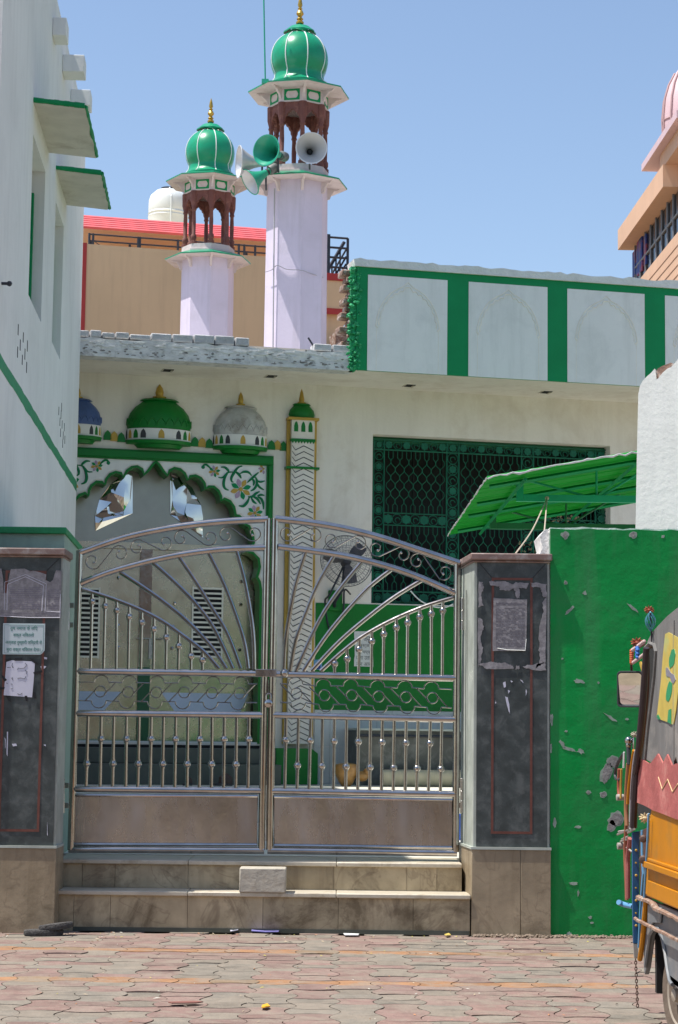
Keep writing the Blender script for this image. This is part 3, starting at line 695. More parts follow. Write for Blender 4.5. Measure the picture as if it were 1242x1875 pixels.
for x, y in ((108, 745), (110, 765), (112, 752), (114, 770), (111, 785), (116, 790), (118, 775), (113, 738), (119, 798), (115, 805)):
    u, z0 = LF.q(x, y); m.box(LF, u-.016, u+.016, -.01, .003, z0-.085, z0)
obj('vent_slit', m, mat('slit_shadow', (.06, .06, .06), .9), LB)
u, z0 = LF.q(3, 519); obj('pipe_stub', MB().tube([LF.w(u, -.02, z0), LF.w(u, .06, z0)], .012, 8).ball(LF.w(u, .06, z0), .022, 8), IRON, LB)

# mint green block (boundary wall behind left pillar)
P0 = C0+ray(119, 966)*(14.70/ray(119, 966).y); zle = P0.z
BW = thing('boundary_wall', 'mint green boundary wall with green painted top edge behind left pillar', 'wall', (P0.x-.5, 14.9, 0))
xb = P0.x-.05*1.5
obj('wall', MB().plan([(-2.56, 14.70), (P0.x, 14.70), (xb, 16.2), (-2.64, 16.2)], .5, zle-.05).plan([(-5, 14.70), (-2.562, 14.70), (-2.562, 14.9), (-5, 14.9)], 0, zle-.05), MINT, BW)
m = MB(); m.plan([(-5, 14.67), (P0.x+.015, 14.67), (xb+.015, 16.215), (-2.66, 16.215), (-2.60, 14.9), (-5, 14.9)], zle-.05, zle)
obj('green_coping', m, mat('coping_green', (.012, .27, .09), .6, var=.25, scale=8, bump=.5), BW, bevel=.006)
m = MB(); Fs = Fr((P0.x+.0015, 14.71, 0), (-.05, 1, 0), (1, .05, 0)); m.box(Fs, .03, .10, 0, .003, .9, zle-.3); m.box(Fs, 1.2, 1.46, 0, .003, .52, zle-.6)
obj('green_band', m, mat('band_green', (.02, .26, .08), .7, var=.3, scale=7), BW)

# ------------------------------------------------ right: green street wall, white wall behind
GW = thing('green_street_wall', 'glossy green painted street wall with chipped patches beside right pillar', 'wall', (2.6, 14.55, 0))
WF = frontal(14.52)
ux0 = WF.q(1008, 1300)[0]; zt0 = WF.q(1010, 968)[1]; zt1 = WF.q(1242, 971)[1]
top = [(ux0+.0+i*.06, zt0+random.uniform(-.008, .006)) for i in range(0, 62)]
poly = [(ux0, 0)] + top + [(top[-1][0], 0)]
obj('wall', MB().prism(WF, poly, -.35, 0), SGREEN, GW)
m = MB(); m.prism(WF, [(a, b) for a, b in [(ux0-.012, .02), (ux0-.012, zt0-.05), (ux0+.0, zt0-.004)] + [(a, b+.012+random.uniform(-.006, .006)) for a, b in top] + [(top[-1][0], zt0-.03)] + [(a, b-.02) for a, b in reversed(top)] + [(ux0-.001, .02)]], -.352, -.02)
obj('rough_edge', m, COPING, GW)
m = MB(); u, z = WF.q(1000, 975); m.prism(WF, [(u-.04, z-.02), (u+.0, z+.03), (ux0-.013, z+.03), (ux0-.013, zcr-.02), (u-.05, zcr-.02), (u-.02, zcr+.06)], -.5, -.05); obj('broken_end', m, COPING, GW)
m = MB(); m2 = MB()
def blob(cx, cy, rx, ry, rot=0, n=12, jag=.25):
    o = []
    for k in range(n):
        a = 2*PI*k/n; r = 1+random.uniform(-jag, jag); x, y = rx*r*math.cos(a), ry*r*math.sin(a)
        o.append((cx+x*math.cos(rot)-y*math.sin(rot), cy+x*math.sin(rot)+y*math.cos(rot)))
    return o
for cx, cy, rx, ry, ro in ((1035, 980, 7, 7, 0), (1159, 979, 7, 7, 0), (1036, 1067, 3.5, 4, 0)):
    flatpx(m2, WF, blob(cx, cy, rx, ry, ro), 0, .0025); flatpx(m, WF, blob(cx, cy, rx*.55, ry*.6, ro), .0026, .005)
for cx, cy, rx, ry, ro in ((1044, 1117, 11, 3, -.75), (1158, 1112, 11, 2.5, .75), (1062, 1247, 9, 4, .1), (1030, 1362, 9, 3, .95), (1043, 1372, 13, 3, .35), (1064, 1376, 7, 4, .2), (1120, 1315, 14, 2.5, .6), (1010, 1318, 3, 10, 0), (1016, 1508, 3, 9, 0), (1058, 1514, 7, 2.5, 0), (1050, 1618, 8, 3, 0), (1148, 1317, 3, 2, 0), (1059, 1635, 2, 6, 0), (1084, 1690, 3, 2, 0), (1030, 1206, 2, 2, 0), (1009, 1370, 2, 9, 0), (1071, 1086, 4, 4, 0), (1214, 982, 3, 3, 0), (1096, 1250, 2, 2, 0), (1037, 1339, 3, 2, 0), (1042, 1710, 4, 4, 0), (1081, 1680, 3, 3, 0)):
    flatpx(m2, WF, blob(cx, cy, rx, ry, ro, 14, .35), 0, .0025)
for cx, cy, rx, ry, ro in ((1111, 1415, 8, 18, .3), (1124, 1395, 10, 9, .5), (1128, 1500, 11, 13, .4), (1120, 1512, 6, 10, .3), (1105, 1455, 5, 4, 0), (1078, 1451, 3, 2, 0)):
    flatpx(m2, WF, blob(cx, cy, rx+2, ry+2, ro, 14, .2), 0, .0020); flatpx(m, WF, blob(cx, cy, rx, ry, ro, 14, .2), .0022, .0045)
obj('pale_chip', m2, CHIPL, GW); obj('bare_patch', m, CHIP, GW)

r1 = ray(1168, 800); X1 = (C0+r1*(17.0/r1.y)).x
WWF = Fr((X1, 17.0, 0), (1, -.36, 0), (-.36, -1, 0))
pts = [(1163, 1010), (1166.5, 830), (1169, 722), (1172, 706), (1178, 696), (1186, 688), (1192, 683), (1199, 675), (1201, 696), (1206, 692), (1214, 682), (1222, 675), (1229, 672), (1236, 664), (1244, 655), (1275, 640), (1330, 636), (1330, 1100), (1163, 1100)]
WW = thing('white_side_wall', 'sunlit white wall with broken sloping top behind green street wall', 'wall', (X1+.5, 17, .5))
obj('wall', MB().prism(WWF, pxp(WWF, pts), -.28, 0), mat('sunlit_white_wash', (.84, .84, .80), .85, var=.07, scale=2, bump=.25, bscale=18, streak=(.5, .5, .46), samt=.25), WW)
m = MB(); flatpx(m, WWF, [(1203, 676), (1213, 670), (1229, 664), (1233, 666), (1222, 676), (1208, 690), (1202, 694)], -.20, -.05); obj('broken_brick', m, BRICK, WW)

# ------------------------------------------------ MOSQUE
MQ = thing('mosque', 'white mosque hall with green arched doorway, grilled window and green striped parapet', 'mosque', tuple(MF.w(0, 0, .8)))
zf = .815
zsof = 5.81; zpt = 7.10
SD = 1.15
win = (MF.q(682, 900)[0], MF.q(1118, 900)[0], MF.q(700, 1105)[1], MF.q(850, 803)[1])
# arch half profile
apex = MF.q(286, 847)
half_px = [(286, 847), (291, 853), (298, 864), (307, 872.6), (312, 863), (320, 859), (329, 861), (337, 868), (343, 880.5), (349, 874), (358, 872.6), (367, 877), (373, 886), (375.5, 896), (382, 893), (391, 893), (399, 900), (403, 909), (404, 918), (411, 915), (420, 919), (427, 929), (430, 944), (437, 946), (443, 952), (447, 961), (455, 965), (461, 977), (463, 993), (459, 1003), (450, 1011), (462, 1014), (472, 1024), (474, 1038), (471, 1050), (469, 1057), (474, 1066), (476, 1080)]
half = [MF.q(a, b) for a, b in half_px]
ua = apex[0]; half[0] = (ua, apex[1])
half_l = [(2*ua-a, b) for a, b in half[1:]]
archz0 = MF.q(470, 1362)[1]
arch = [(half[-1][0], archz0)] + list(reversed(half[1:])) + [half[0]] + half_l + [(half_l[-1][0], archz0)]
U0, U1 = -6.5, 9.0
wall = MB().prism(MF, [[(U0, zf), (U1, zf), (U1, zsof+.3), (U0, zsof+.3)], [(win[0], win[2]), (win[1], win[2]), (win[1], win[3]), (win[0], win[3])], list(reversed(arch))], -.28, 0)
obj('wall', wall, CREAM, MQ)
obj('soffit_slab', MB().box(MF, U0, U1, .001, SD-.001, zsof, zsof+.2), CREAM, MQ)
# interior + roof
m = MB(); m.box(MF, U0, U1, -9, -8.8, zf, zsof+.2);  m.box(MF, U0, U0+.2, -8.79, -.29, zf, zsof+.3); m.box(MF, U1-.2, U1, -8.79, -.29, zf, zsof+.3)
m.box(MF, U0+.21, U1-.21, -3.4, -3.3, zf, zsof+.3)
obj('hall', m, mat('hall_interior', (.12, .15, .14), .9), MQ)
obj('roof_deck', MB().box(MF, U0, U1, -8.79, SD-.26, zsof+.201, zsof+.275), mat('roof_concrete', (.50, .47, .42), .9, var=.15), MQ)
# left fascia and bricks
xs0 = MF.q(150, 640, SD)[0]; usp = MF.q(648, 640, SD)[0]
zfa = MF.q(400, 632, SD)[1]
n = 60; top = [(U0+(usp-U0)*i/n, zfa+random.uniform(-.02, .015)) for i in range(n+1)]
obj('fascia', MB().prism(MF, [(U0, zsof-.01)] + [(usp, zsof-.01)] + list(reversed(top)), SD-.25, SD), PLASTER, MQ)
m = MB(); m5 = MB()
def flake(mb, u, z, a, b, d0, d1):
    n = 8; mb.prism(MF, [(u+a*(1+random.uniform(-.45, .45))*math.cos(2*PI*k/n), z+b*(1+random.uniform(-.5, .5))*math.sin(2*PI*k/n)) for k in range(n)], d0, d1)
for i in range(70): flake(m, random.uniform(-3.7, usp-.1), zfa-.02-abs(random.gauss(0, .05)), random.uniform(.02, .09), random.uniform(.006, .02), SD, SD+random.uniform(.004, .012))
for i in range(90): flake(m5, random.uniform(-3.7, usp-.1), zsof+.02+abs(random.gauss(0, .06)), random.uniform(.008, .035), random.uniform(.004, .014), SD, SD+.0025)
obj('paint_flake', m, COPING, MQ); obj('dark_pit', m5, CHIP, MQ)
m = MB(); bx = [-60, -20, 20, 60, 100, 130, 165, 187, 212, 238, 277, 316, 355, 394, 431, 458]
for a, b_ in zip(bx, bx[1:]):
    yt = 600+(a-150)*.047; z_ = MF.q((a+b_)/2, yt+5, SD)[1]+random.uniform(-.02, .02)
    zb_ = zfa+.012
    m.box(MF, MF.q(a, 610, SD)[0]+.006, MF.q(b_, 610, SD)[0]-.006, SD-.23, SD-.01+random.uniform(-.02, .01), zb_, max(z_, zb_+.06))
for a, b_ in ((576, 609), (610, 645)):
    zt_ = MF.q(610, 630, SD)[1]; m.box(MF, MF.q(a, 630, SD)[0]+.004, MF.q(b_, 630, SD)[0]-.004, SD-.25, SD-.02, zfa+.01, zt_)
obj('coping_brick', m, BRICKW, MQ, bevel=.012)
m = MB(); P = MF.w(*(lambda q: (q[0], SD-.1, q[1]))(MF.q(578, 632, SD-.1))); m.tube([P+Vector((0, 0, -.05)), P+Vector((-.09, 0, .09))], .012, 6); obj('bent_bar', m, IRON, MQ)
# right parapet
d1 = SD+.03
pz1 = MF.q(900, 506, d1)[1]; zgt = MF.q(700, 491, d1)[1]
ul = MF.q(653, 600, d1)[0]
PPt = obj('parapet', MB().box(MF, ul, U1, SD-.0005, d1, zsof+.001, zgt).box(MF, ul, U1, SD-.25, SD-.001, zsof+.201, zgt-.001), GREEN, MQ)
n = 110; top = [(ul-.05+(U1-ul+.05)*i/n, zgt+.095+random.uniform(-.018, .012)) for i in range(n+1)]
obj('coping', MB().prism(MF, [(ul-.03, zgt+.001), (U1, zgt+.001)] + list(reversed(top)), SD-.28, d1+.03), COPING, PPt)
cuts = [(673, 819), (858, 1002.5), (1039, 1180.5), (1218, 1360)]
for a, b_ in cuts:
    u0_ = MF.q(a, 600, d1)[0]; u1_ = MF.q(b_, 600, d1)[0]; zt_ = MF.q(745, 508, d1)[1]
    p_ = obj('arch_panel', MB().box(MF, u0_, u1_, d1+.0005, d1+.006, zsof+.0005, zt_), PANELW, PPt)
    um = (u0_+u1_)/2; hw = (u1_-u0_)*.40; zsp = zt_-.62; m = MB()
    for sc2, k0 in ((1.0, .11), (.90, .03)):
        pts_ = []
        for sgn in (-1, 1):
            pr = []
            prof = [(1.0, 0), (.96, .10), (.87, .22), (.72, .33), (.54, .41), (.36, .46), (.16, .50), (0, .56)]
            if sc2 < 1:
                pr = []
                for (a1, b1), (a2, b2) in zip(prof, prof[1:]):
                    for k in range(6):
                        t_ = k/6; bul = .025*math.sin(PI*t_); pr.append((a1+(a2-a1)*t_+bul, b1+(b2-b1)*t_+bul))
                pr.append(prof[-1])
            else: pr = prof
            pr = [(um+sgn*hw*sc2*x, zsp+y*(1.0 if sc2 == 1 else .88)) for x, y in pr]
            pts_ = pts_ + pr if sgn < 0 else pts_ + list(reversed(pr))[1:]
        full = [(um-hw*sc2, zsof+.0)] * 0 + pts_
        m.tube([MF.w(x, d1+.006, y) for x, y in full], .010, 8, flat=.6)
    for sgn in (-1, 1):
        m.tube([MF.w(um+sgn*hw*1.0, d1+.006, zsp), MF.w(um+sgn*hw*.93, d1+.006, zsp-.03)], .011, 6)
        m.tube([MF.w(um+sgn*hw*.97, d1+.0035, zsp-.03), MF.w(um+sgn*hw*.97, d1+.0035, zsof)], .005, 6)
    obj('relief_arch', m, mat('relief_cream', (.84, .79, .72), .85, var=.15, scale=9), p_)
# toothed broken brick end with green mortar
m = MB(); g_ = MB(); z_ = zsof+.28; k = 0
while z_ < zgt-.02:
    ext = .14 if k % 2 == 0 else .05
    ext += random.uniform(-.025, .03); hgt = random.uniform(.066, .08)
    m.box(MF, ul-ext-.04, ul-.001, SD-.24, d1-.05+random.uniform(-.03, .02), z_, z_+hgt); z_ += hgt+.014; k += 1
o_ = obj('broken_brick', m, BRICK, PPt, bevel=.014)
for i in range(150):
    z_ = zsof+random.random()*(zgt-zsof-.02); u_ = ul+random.uniform(-.10, .05); r_ = random.uniform(.012, .035)
    g_.lathe(MF.w(u_, d1-.01+random.uniform(-.02, .02), z_), [(1e-6, -r_*.7), (r_*.8, -r_*.5), (r_, 0), (r_*.7, r_*.6), (1e-6, r_*.8)], 7, ax=(random.uniform(-1, 1), random.uniform(-1, 1), random.uniform(-.5, 1)), flat=.6, wob=lambda a, z: 1+.4*math.sin(a*3+z*90))
g_.box(MF, ul-.07, ul+.0, SD-.1, d1-.02, zsof-.01, zgt)
obj('green_mortar', g_, RGREEN, PPt)
# soffit fittings
for x, y in ((308, 678), (497, 689), (750, 706), (1000, 718)):
    P = gnd(x, y, zsof); r0 = (P-MF.o); u_ = r0.dot(MF.u); dd = r0.dot(MF.n)
    f_ = obj('light_fitting', MB().box(MF, u_-.062, u_+.062, dd-.075, dd+.075, zsof-.006, zsof-.0005), BLACK, MQ)
    m = MB(); m.box(MF, u_-.075, u_-.062, dd-.09, dd+.09, zsof-.008, zsof-.0005); m.box(MF, u_+.03, u_+.05, dd-.05, dd+.05, zsof-.018, zsof-.0065); obj('rim', m, TREAD, f_)
# wainscot, tiles
uw0 = MF.q(577, 1200)[0]; zw1 = MF.q(620, 1105)[1]; zw0 = MF.q(620, 1300)[1]
obj('green_wainscot', MB().box(MF, uw0, U1, .001, .008, zw0, zw1), DGREEN, MQ)
m = MB(); nx = 36
for i in range(nx):
    for k in range(2):
        a = uw0+i*.2; m.box(MF, a+.0015, a+.1985, .001, .02, zf+.002+k*(zw0-zf)/2, zf-.002+(k+1)*(zw0-zf)/2)
obj('wall_tile', m, mat('white_glazed_tile', (.55, .58, .58), .25, var=.08, island=.08), MQ)
# window
WN = obj('window', MB().prism(MF, [[(win[0], win[2]), (win[1], win[2]), (win[1], win[3]), (win[0], win[3])], [(win[0]+.05, win[2]+.05), (win[0]+.05, win[3]-.07), (win[1]-.05, win[3]-.07), (win[1]-.05, win[2]+.05)]], -.2795, -.20), mat('green_window_reveal', (.015, .15, .06), .6), MQ)
m = MB(); dg = -.17
def gt(pts, r=.008): m.tube([MF.w(a, dg, b) for a, b in pts], r, 5)
def wu(x): return MF.q(x, 900, dg)[0]
def wz(y): return MF.q(760, y, dg)[1]
wt, wb = win[3]-.035, win[2]+.01
bt = wz(826); mb1, mb2 = wz(941), wz(963); bb = win[2]+.17
vb = [(wu(684), wu(703)), (wu(818), wu(840)), (wu(955), wu(977)), (wu(1090), wu(1112))]
for a, b_ in vb:
    gt([(a, wb), (a, wt)], .011); gt([(b_, wb), (b_, wt)], .011)
for z_ in (wt, bt, bb, wb): gt([(vb[0][0], z_), (vb[-1][1], z_)], .011)
disc = []
def ornaments_h(u0_, u1_, z0_, z1_, n_):
    R_ = (z1_-z0_)/2-.012; zc_ = (z0_+z1_)/2
    for i in range(n_):
        uc_ = u0_+(u1_-u0_)*(i+.5)/n_
        if i % 2 == 1:
            gt([(uc_+R_*math.cos(k*PI/7), zc_+R_*math.sin(k*PI/7)) for k in range(15)], .006)
            gt([(uc_+R_*.5*math.cos(k*PI/5)+R_*.1, zc_+R_*.5*math.sin(k*PI/5)-.01) for k in range(8)], .006)
        else: disc.append((uc_, zc_, R_*.9))
def ornaments_v(u0_, u1_, z0_, z1_, n_):
    R_ = (u1_-u0_)/2-.012; uc_ = (u0_+u1_)/2
    for i in range(n_):
        zc_ = z0_+(z1_-z0_)*(i+.5)/n_
        gt([(uc_+R_*math.cos(k*PI/7), zc_+R_*math.sin(k*PI/7)) for k in range(15)], .006)
        if i % 2 == 0: disc.append((uc_, zc_, R_*.7))
        else: gt([(uc_+R_*.5*math.cos(k*PI/5), zc_+R_*.5*math.sin(k*PI/5)-.01) for k in range(8)], .006)
for a, b_ in vb: ornaments_v(a, b_, wb, wt, 15)
for (a, b_), (c, d_) in zip(vb, vb[1:]):
    ornaments_h(b_, c, bt, wt, 7); ornaments_h(b_, c, wb, bb, 7); ornaments_h(b_, c, mb2, mb1, 7)
    gt([(b_, mb1), (c, mb1)], .009); gt([(b_, mb2), (c, mb2)], .009)
    N_ = 14; s_ = (c-b_)/N_
    for zlo, zhi in ((mb1, bt), (bb, mb2)):
        per = .10; st_ = .10
        for i in range(1, N_):
            ub_ = b_+s_*i; pts_ = [(ub_, zhi), (ub_, zhi-st_)]
            span = zhi-zlo-2*st_; nper = max(1, round(span/per))
            for k in range(1, nper*6):
                t_ = k/6; ph_ = t_*PI
                w_ = math.sin(ph_); w_ = math.copysign(abs(w_)**.7, w_)
                pts_.append((ub_ + s_*.5*w_*(1 if i % 2 else -1), zhi-st_-span*t_/nper))
            pts_ += [(ub_, zlo+st_), (ub_, zlo)]
            gt(pts_, .0052)
for a, b_, r_ in disc:
    m.lathe(MF.w(a, dg, b_), [(1e-6, -.006), (r_, -.006), (r_, .006), (1e-6, .006)], 16, ax=tuple(MF.n), wob=lambda an, z: 1+.13*math.cos(8*an))
obj('grille', m, GRILLE, WN)
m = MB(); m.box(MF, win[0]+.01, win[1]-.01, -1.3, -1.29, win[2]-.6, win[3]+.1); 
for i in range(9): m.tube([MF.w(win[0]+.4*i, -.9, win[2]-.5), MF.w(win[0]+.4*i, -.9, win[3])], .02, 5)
obj('dark_room_backdrop', m, mat('dark_room', (.018, .024, .022), .8, var=.4, scale=2), WN)  # near-black sheet and bars stand in for the unlit room behind
# light curtains inside the lower right of window
m = MB()
for i in range(60):
    x_ = random.uniform(950, 1060); y_ = random.uniform(990, 1010) if x_ < 1000 else random.uniform(945, 965)
    u_, z_ = MF.q(x_, y_, -.5); m.ball(MF.w(u_, -.5, z_), random.uniform(.01, .022), 6)
obj('bead_curtain', m, mat('straw_beads', (.5, .38, .22), .7), WN)

# door arch: reveal, steel fanlight and leaves
m = MB(); ring = arch; off = []
cxm = ua
n = len(ring); inner = []
for i, (a, b_) in enumerate(ring):
    p = Vector((*ring[max(i-1, 0)], 0)); q_ = Vector((*ring[min(i+1, n-1)], 0)); t_ = (q_-p).normalized(); nn = Vector((t_.y, -t_.x, 0))
    off.append((a+nn.x*.028, b_+nn.y*.028)); inner.append((a-nn.x*.004, b_-nn.y*.004))
# make sure off is outside
if off[5][0] < ring[5][0]: off = [(2*a-x, 2*b_-y) for (a, b_), (x, y) in zip(ring, off)]; inner = [(a-(x-a)*.15, b_-(y-b_)*.15) for (a, b_), (x, y) in zip(ring, off)]
for i in range(n-1):
    q4 = [inner[i], inner[i+1], off[i+1], off[i]]
    P = [MF.w(a, -.285, b_) for a, b_ in q4] + [MF.w(a, .014, b_) for a, b_ in q4]
    m.add(P, [(0, 1, 2, 3), (4, 5, 6, 7), (0, 1, 5, 4), (2, 3, 7, 6)])
DA = obj('arch_band', m, DGREEN, MQ)
ur = MF.q(498, 1000)[0]; ul_ = 2*ua-ur; zt_ = MF.q(400, 831)[1]; zb_ = MF.q(400, 852)[1]
m = MB(); ww = .062
for w0, dd in ((0, .035), (.02, .055)):
    m.box(MF, ul_+w0, ur-w0, .001 if w0 == 0 else .036, dd, zt_-.125+w0, zt_-w0)
    for s_ in (0, 1):
        a = ul_+w0 if s_ == 0 else ur-.085+w0
        b2 = a+.085-2*w0; m.box(MF, a, b2, .001 if w0 == 0 else .036, dd, archz0-.15, zt_-.1255)
obj('door_frame_moulding', m, DGREEN, MQ, bevel=.006)
obj('panel_ground', MB().prism(MF, [[(ul_+.08, archz0), (ur-.08, archz0), (ur-.08, zt_-.12), (ul_+.08, zt_-.12)], list(reversed([(a+(a-ua)*.015, b_+.02) for a, b_ in off]))], .0008, .004), LWHITE, MQ)
dd = -.36
zbm = MF.q(300, 1000, dd)[1]
def dflat(mb, pts, d0, d1): return mb.prism(MF, pxp(MF, pts, d1), d0, d1)
o = obj('fanlight', MB().box(MF, half_l[-1][0]-.2, half[-1][0]+.2, dd-.02, dd, zbm+.03, apex[1]+.15), FANL, MQ)
def crumple(pts):
    loc = pxp(MF, pts, dd+.004); us_ = [a for a, b in loc]; zs_ = [b for a, b in loc]
    def inside(x, y):
        c_ = False; j = len(loc)-1
        for i in range(len(loc)):
            if (loc[i][1] > y) != (loc[j][1] > y) and x < (loc[j][0]-loc[i][0])*(y-loc[i][1])/(loc[j][1]-loc[i][1])+loc[i][0]: c_ = not c_
            j = i
        return c_
    from mathutils.geometry import delaunay_2d_cdt
    P = [Vector(p) for p in loc]; n0 = len(P)
    while len(P) < n0+26:
        x, y = random.uniform(min(us_), max(us_)), random.uniform(min(zs_), max(zs_))
        if inside(x, y): P.append(Vector((x, y)))
    vo, eo, fo, *_r = delaunay_2d_cdt(P, [(i, (i+1) % n0) for i in range(n0)], [], 2, 1e-6)
    mb = MB(); ed = set(range(n0)); vs = [MF.w(v.x, dd+.012+(0 if i < n0 else random.uniform(-.004, .022)), v.y) for i, v in enumerate(vo)]
    fs = [tuple(f) for f in fo if len(f) >= 3 and inside(sum(vo[i].x for i in f)/len(f), sum(vo[i].y for i in f)/len(f))]
    mb.add(vs, fs); return mb
obj('mirror_leaf', crumple([(175, 972), (174, 945), (182, 915), (202, 887), (223, 872), (243, 866), (243, 940)]), CRUMPLE, o, ang=12)
obj('mirror_leaf', crumple([(312, 868), (330, 875), (352, 893), (368, 925), (372, 948), (372, 985), (360, 975), (312, 943)]), CRUMPLE, o, ang=12)
m = MB()
dflat(m, [(175, 972), (174, 945), (182, 915), (202, 887), (223, 872), (243, 866), (243, 940)], dd+.001, dd+.008)
dflat(m, [(312, 868), (330, 875), (352, 893), (368, 925), (372, 948), (372, 985), (360, 975), (312, 943)], dd+.001, dd+.008)
obj('leaf_backing', m, BLACK, o)
us = MF.q(264, 1200, dd)[0]
obj('transom', MB().box(MF, half_l[-1][0]-.2, half[-1][0]+.2, dd-.02, dd+.03, zbm-.05, zbm+.03), DSTEEL, MQ)
for s_, ua_, ub_ in ((0, half_l[-1][0]-.2, us-.075), (1, us+.075, half[-1][0]+.2)):
    lf = obj('door_leaf', MB().box(MF, ua_, ub_, dd-.02, dd, archz0+.03, zbm-.052), DSTEEL, MQ)
    m = MB(); px0, px1 = ((355, 404) if s_ else (130, 178)); ya, yb_ = 1077, 1203
    a, zt2 = MF.q(px0, ya, dd); b_, zb2 = MF.q(px1, yb_, dd)
    obj('vent_opening', MB().box(MF, a, b_, dd+.001, dd+.004, zb2, zt2), BLACK, lf)
    nsl = 14
    for i in range(nsl+1):
        z_ = zb2+(zt2-zb2)*i/nsl; m.box(MF, a, b_, dd+.005, dd+.018, z_-.012, z_+.012)
    m.box(MF, a-.02, a, dd+.005, dd+.02, zb2-.02, zt2+.02); m.box(MF, b_, b_+.02, dd+.005, dd+.02, zb2-.02, zt2+.02)
    obj('louvre', m, mat('pale_louvre', (.80, .78, .66), .5), lf)
    m = MB()
    for bx_, by_ in (((318, 1063), (320, 1105), (442, 1065), (441, 1107), (441, 1150), (317, 1147), (315, 1187), (439, 1190)) if s_ else ((217, 1058), (217, 1100), (217, 1145), (217, 1185))):
        u_, z_ = MF.q(bx_, by_, dd); obj('bolt', MB().ball(MF.w(u_, dd+.004, z_), .024, 8), STEEL, lf)
    m = MB(); z_a = MF.q(300, 1268, dd)[1]; z_b = MF.q(300, 1302, dd)[1]
    if s_: m.prism(MF, [(ua_+.15, z_a), (ub_-.25, z_a), (ub_-.35, z_b), (ua_+.32, z_b)], dd+.001, dd+.008)
    else: m.prism(MF, [(ua_+.1, z_a), (ub_-.2, z_a), (ub_-.4, z_b), (ua_+.1, z_b)], dd+.001, dd+.008)
    obj('painted_reflection', m, mat('sky_reflection_blue', (.48, .56, .70), .35, .0), lf)  # blue plate colour stands in for the sky reflected in the door steel
    obj('bottom_rail', MB().box(MF, ua_, ub_, dd-.02, dd+.02, archz0-.02, archz0+.0295), mat('pale_green_rail', (.25, .36, .27), .4, .3), lf)
m = MB(); m.box(MF, us-.074, us+.074, dd-.02, dd+.03, MF.q(264, 1222, dd)[1], zbm-.052); o2 = obj('door_post', m, STEEL, MQ)
obj('painted_post', MB().box(MF, us-.074, us+.074, dd-.02, dd+.03, archz0, MF.q(264, 1222, dd)[1]-.001), mat('dark_green_post', (.006, .09, .03), .4), o2)
m = MB(); u_, z_ = MF.q(286, 1170, dd); m.tube([MF.w(us-.1, dd+.05, z_), MF.w(us+.22, dd+.05, z_)], .009, 6); m.box(MF, us+.05, us+.09, dd+.035, dd+.06, z_-.25, z_+.01); obj('door_bolt', m, SPANEL, o2)
# door steps
zs = [zf+.001, MF.q(300, 1397)[1], MF.q(300, 1366)[1]]
m = MB(); m.box(MF, ul_-.1, ur+.0, .06, .75, zf+.001, zs[1]+.0); m.box(MF, ul_-.1, ur+.0, .06, .42, zs[1]+.001, zs[2]-.02)
obj('door_step', m, GREYG, MQ, bevel=.008)
# black strip painted in for the shaded gap under the door
obj('door_gap_shade', MB().box(MF, ul_+.1, ur-.1, -.27, .055, zs[2]-.06, archz0-.021), BLACK, MQ)

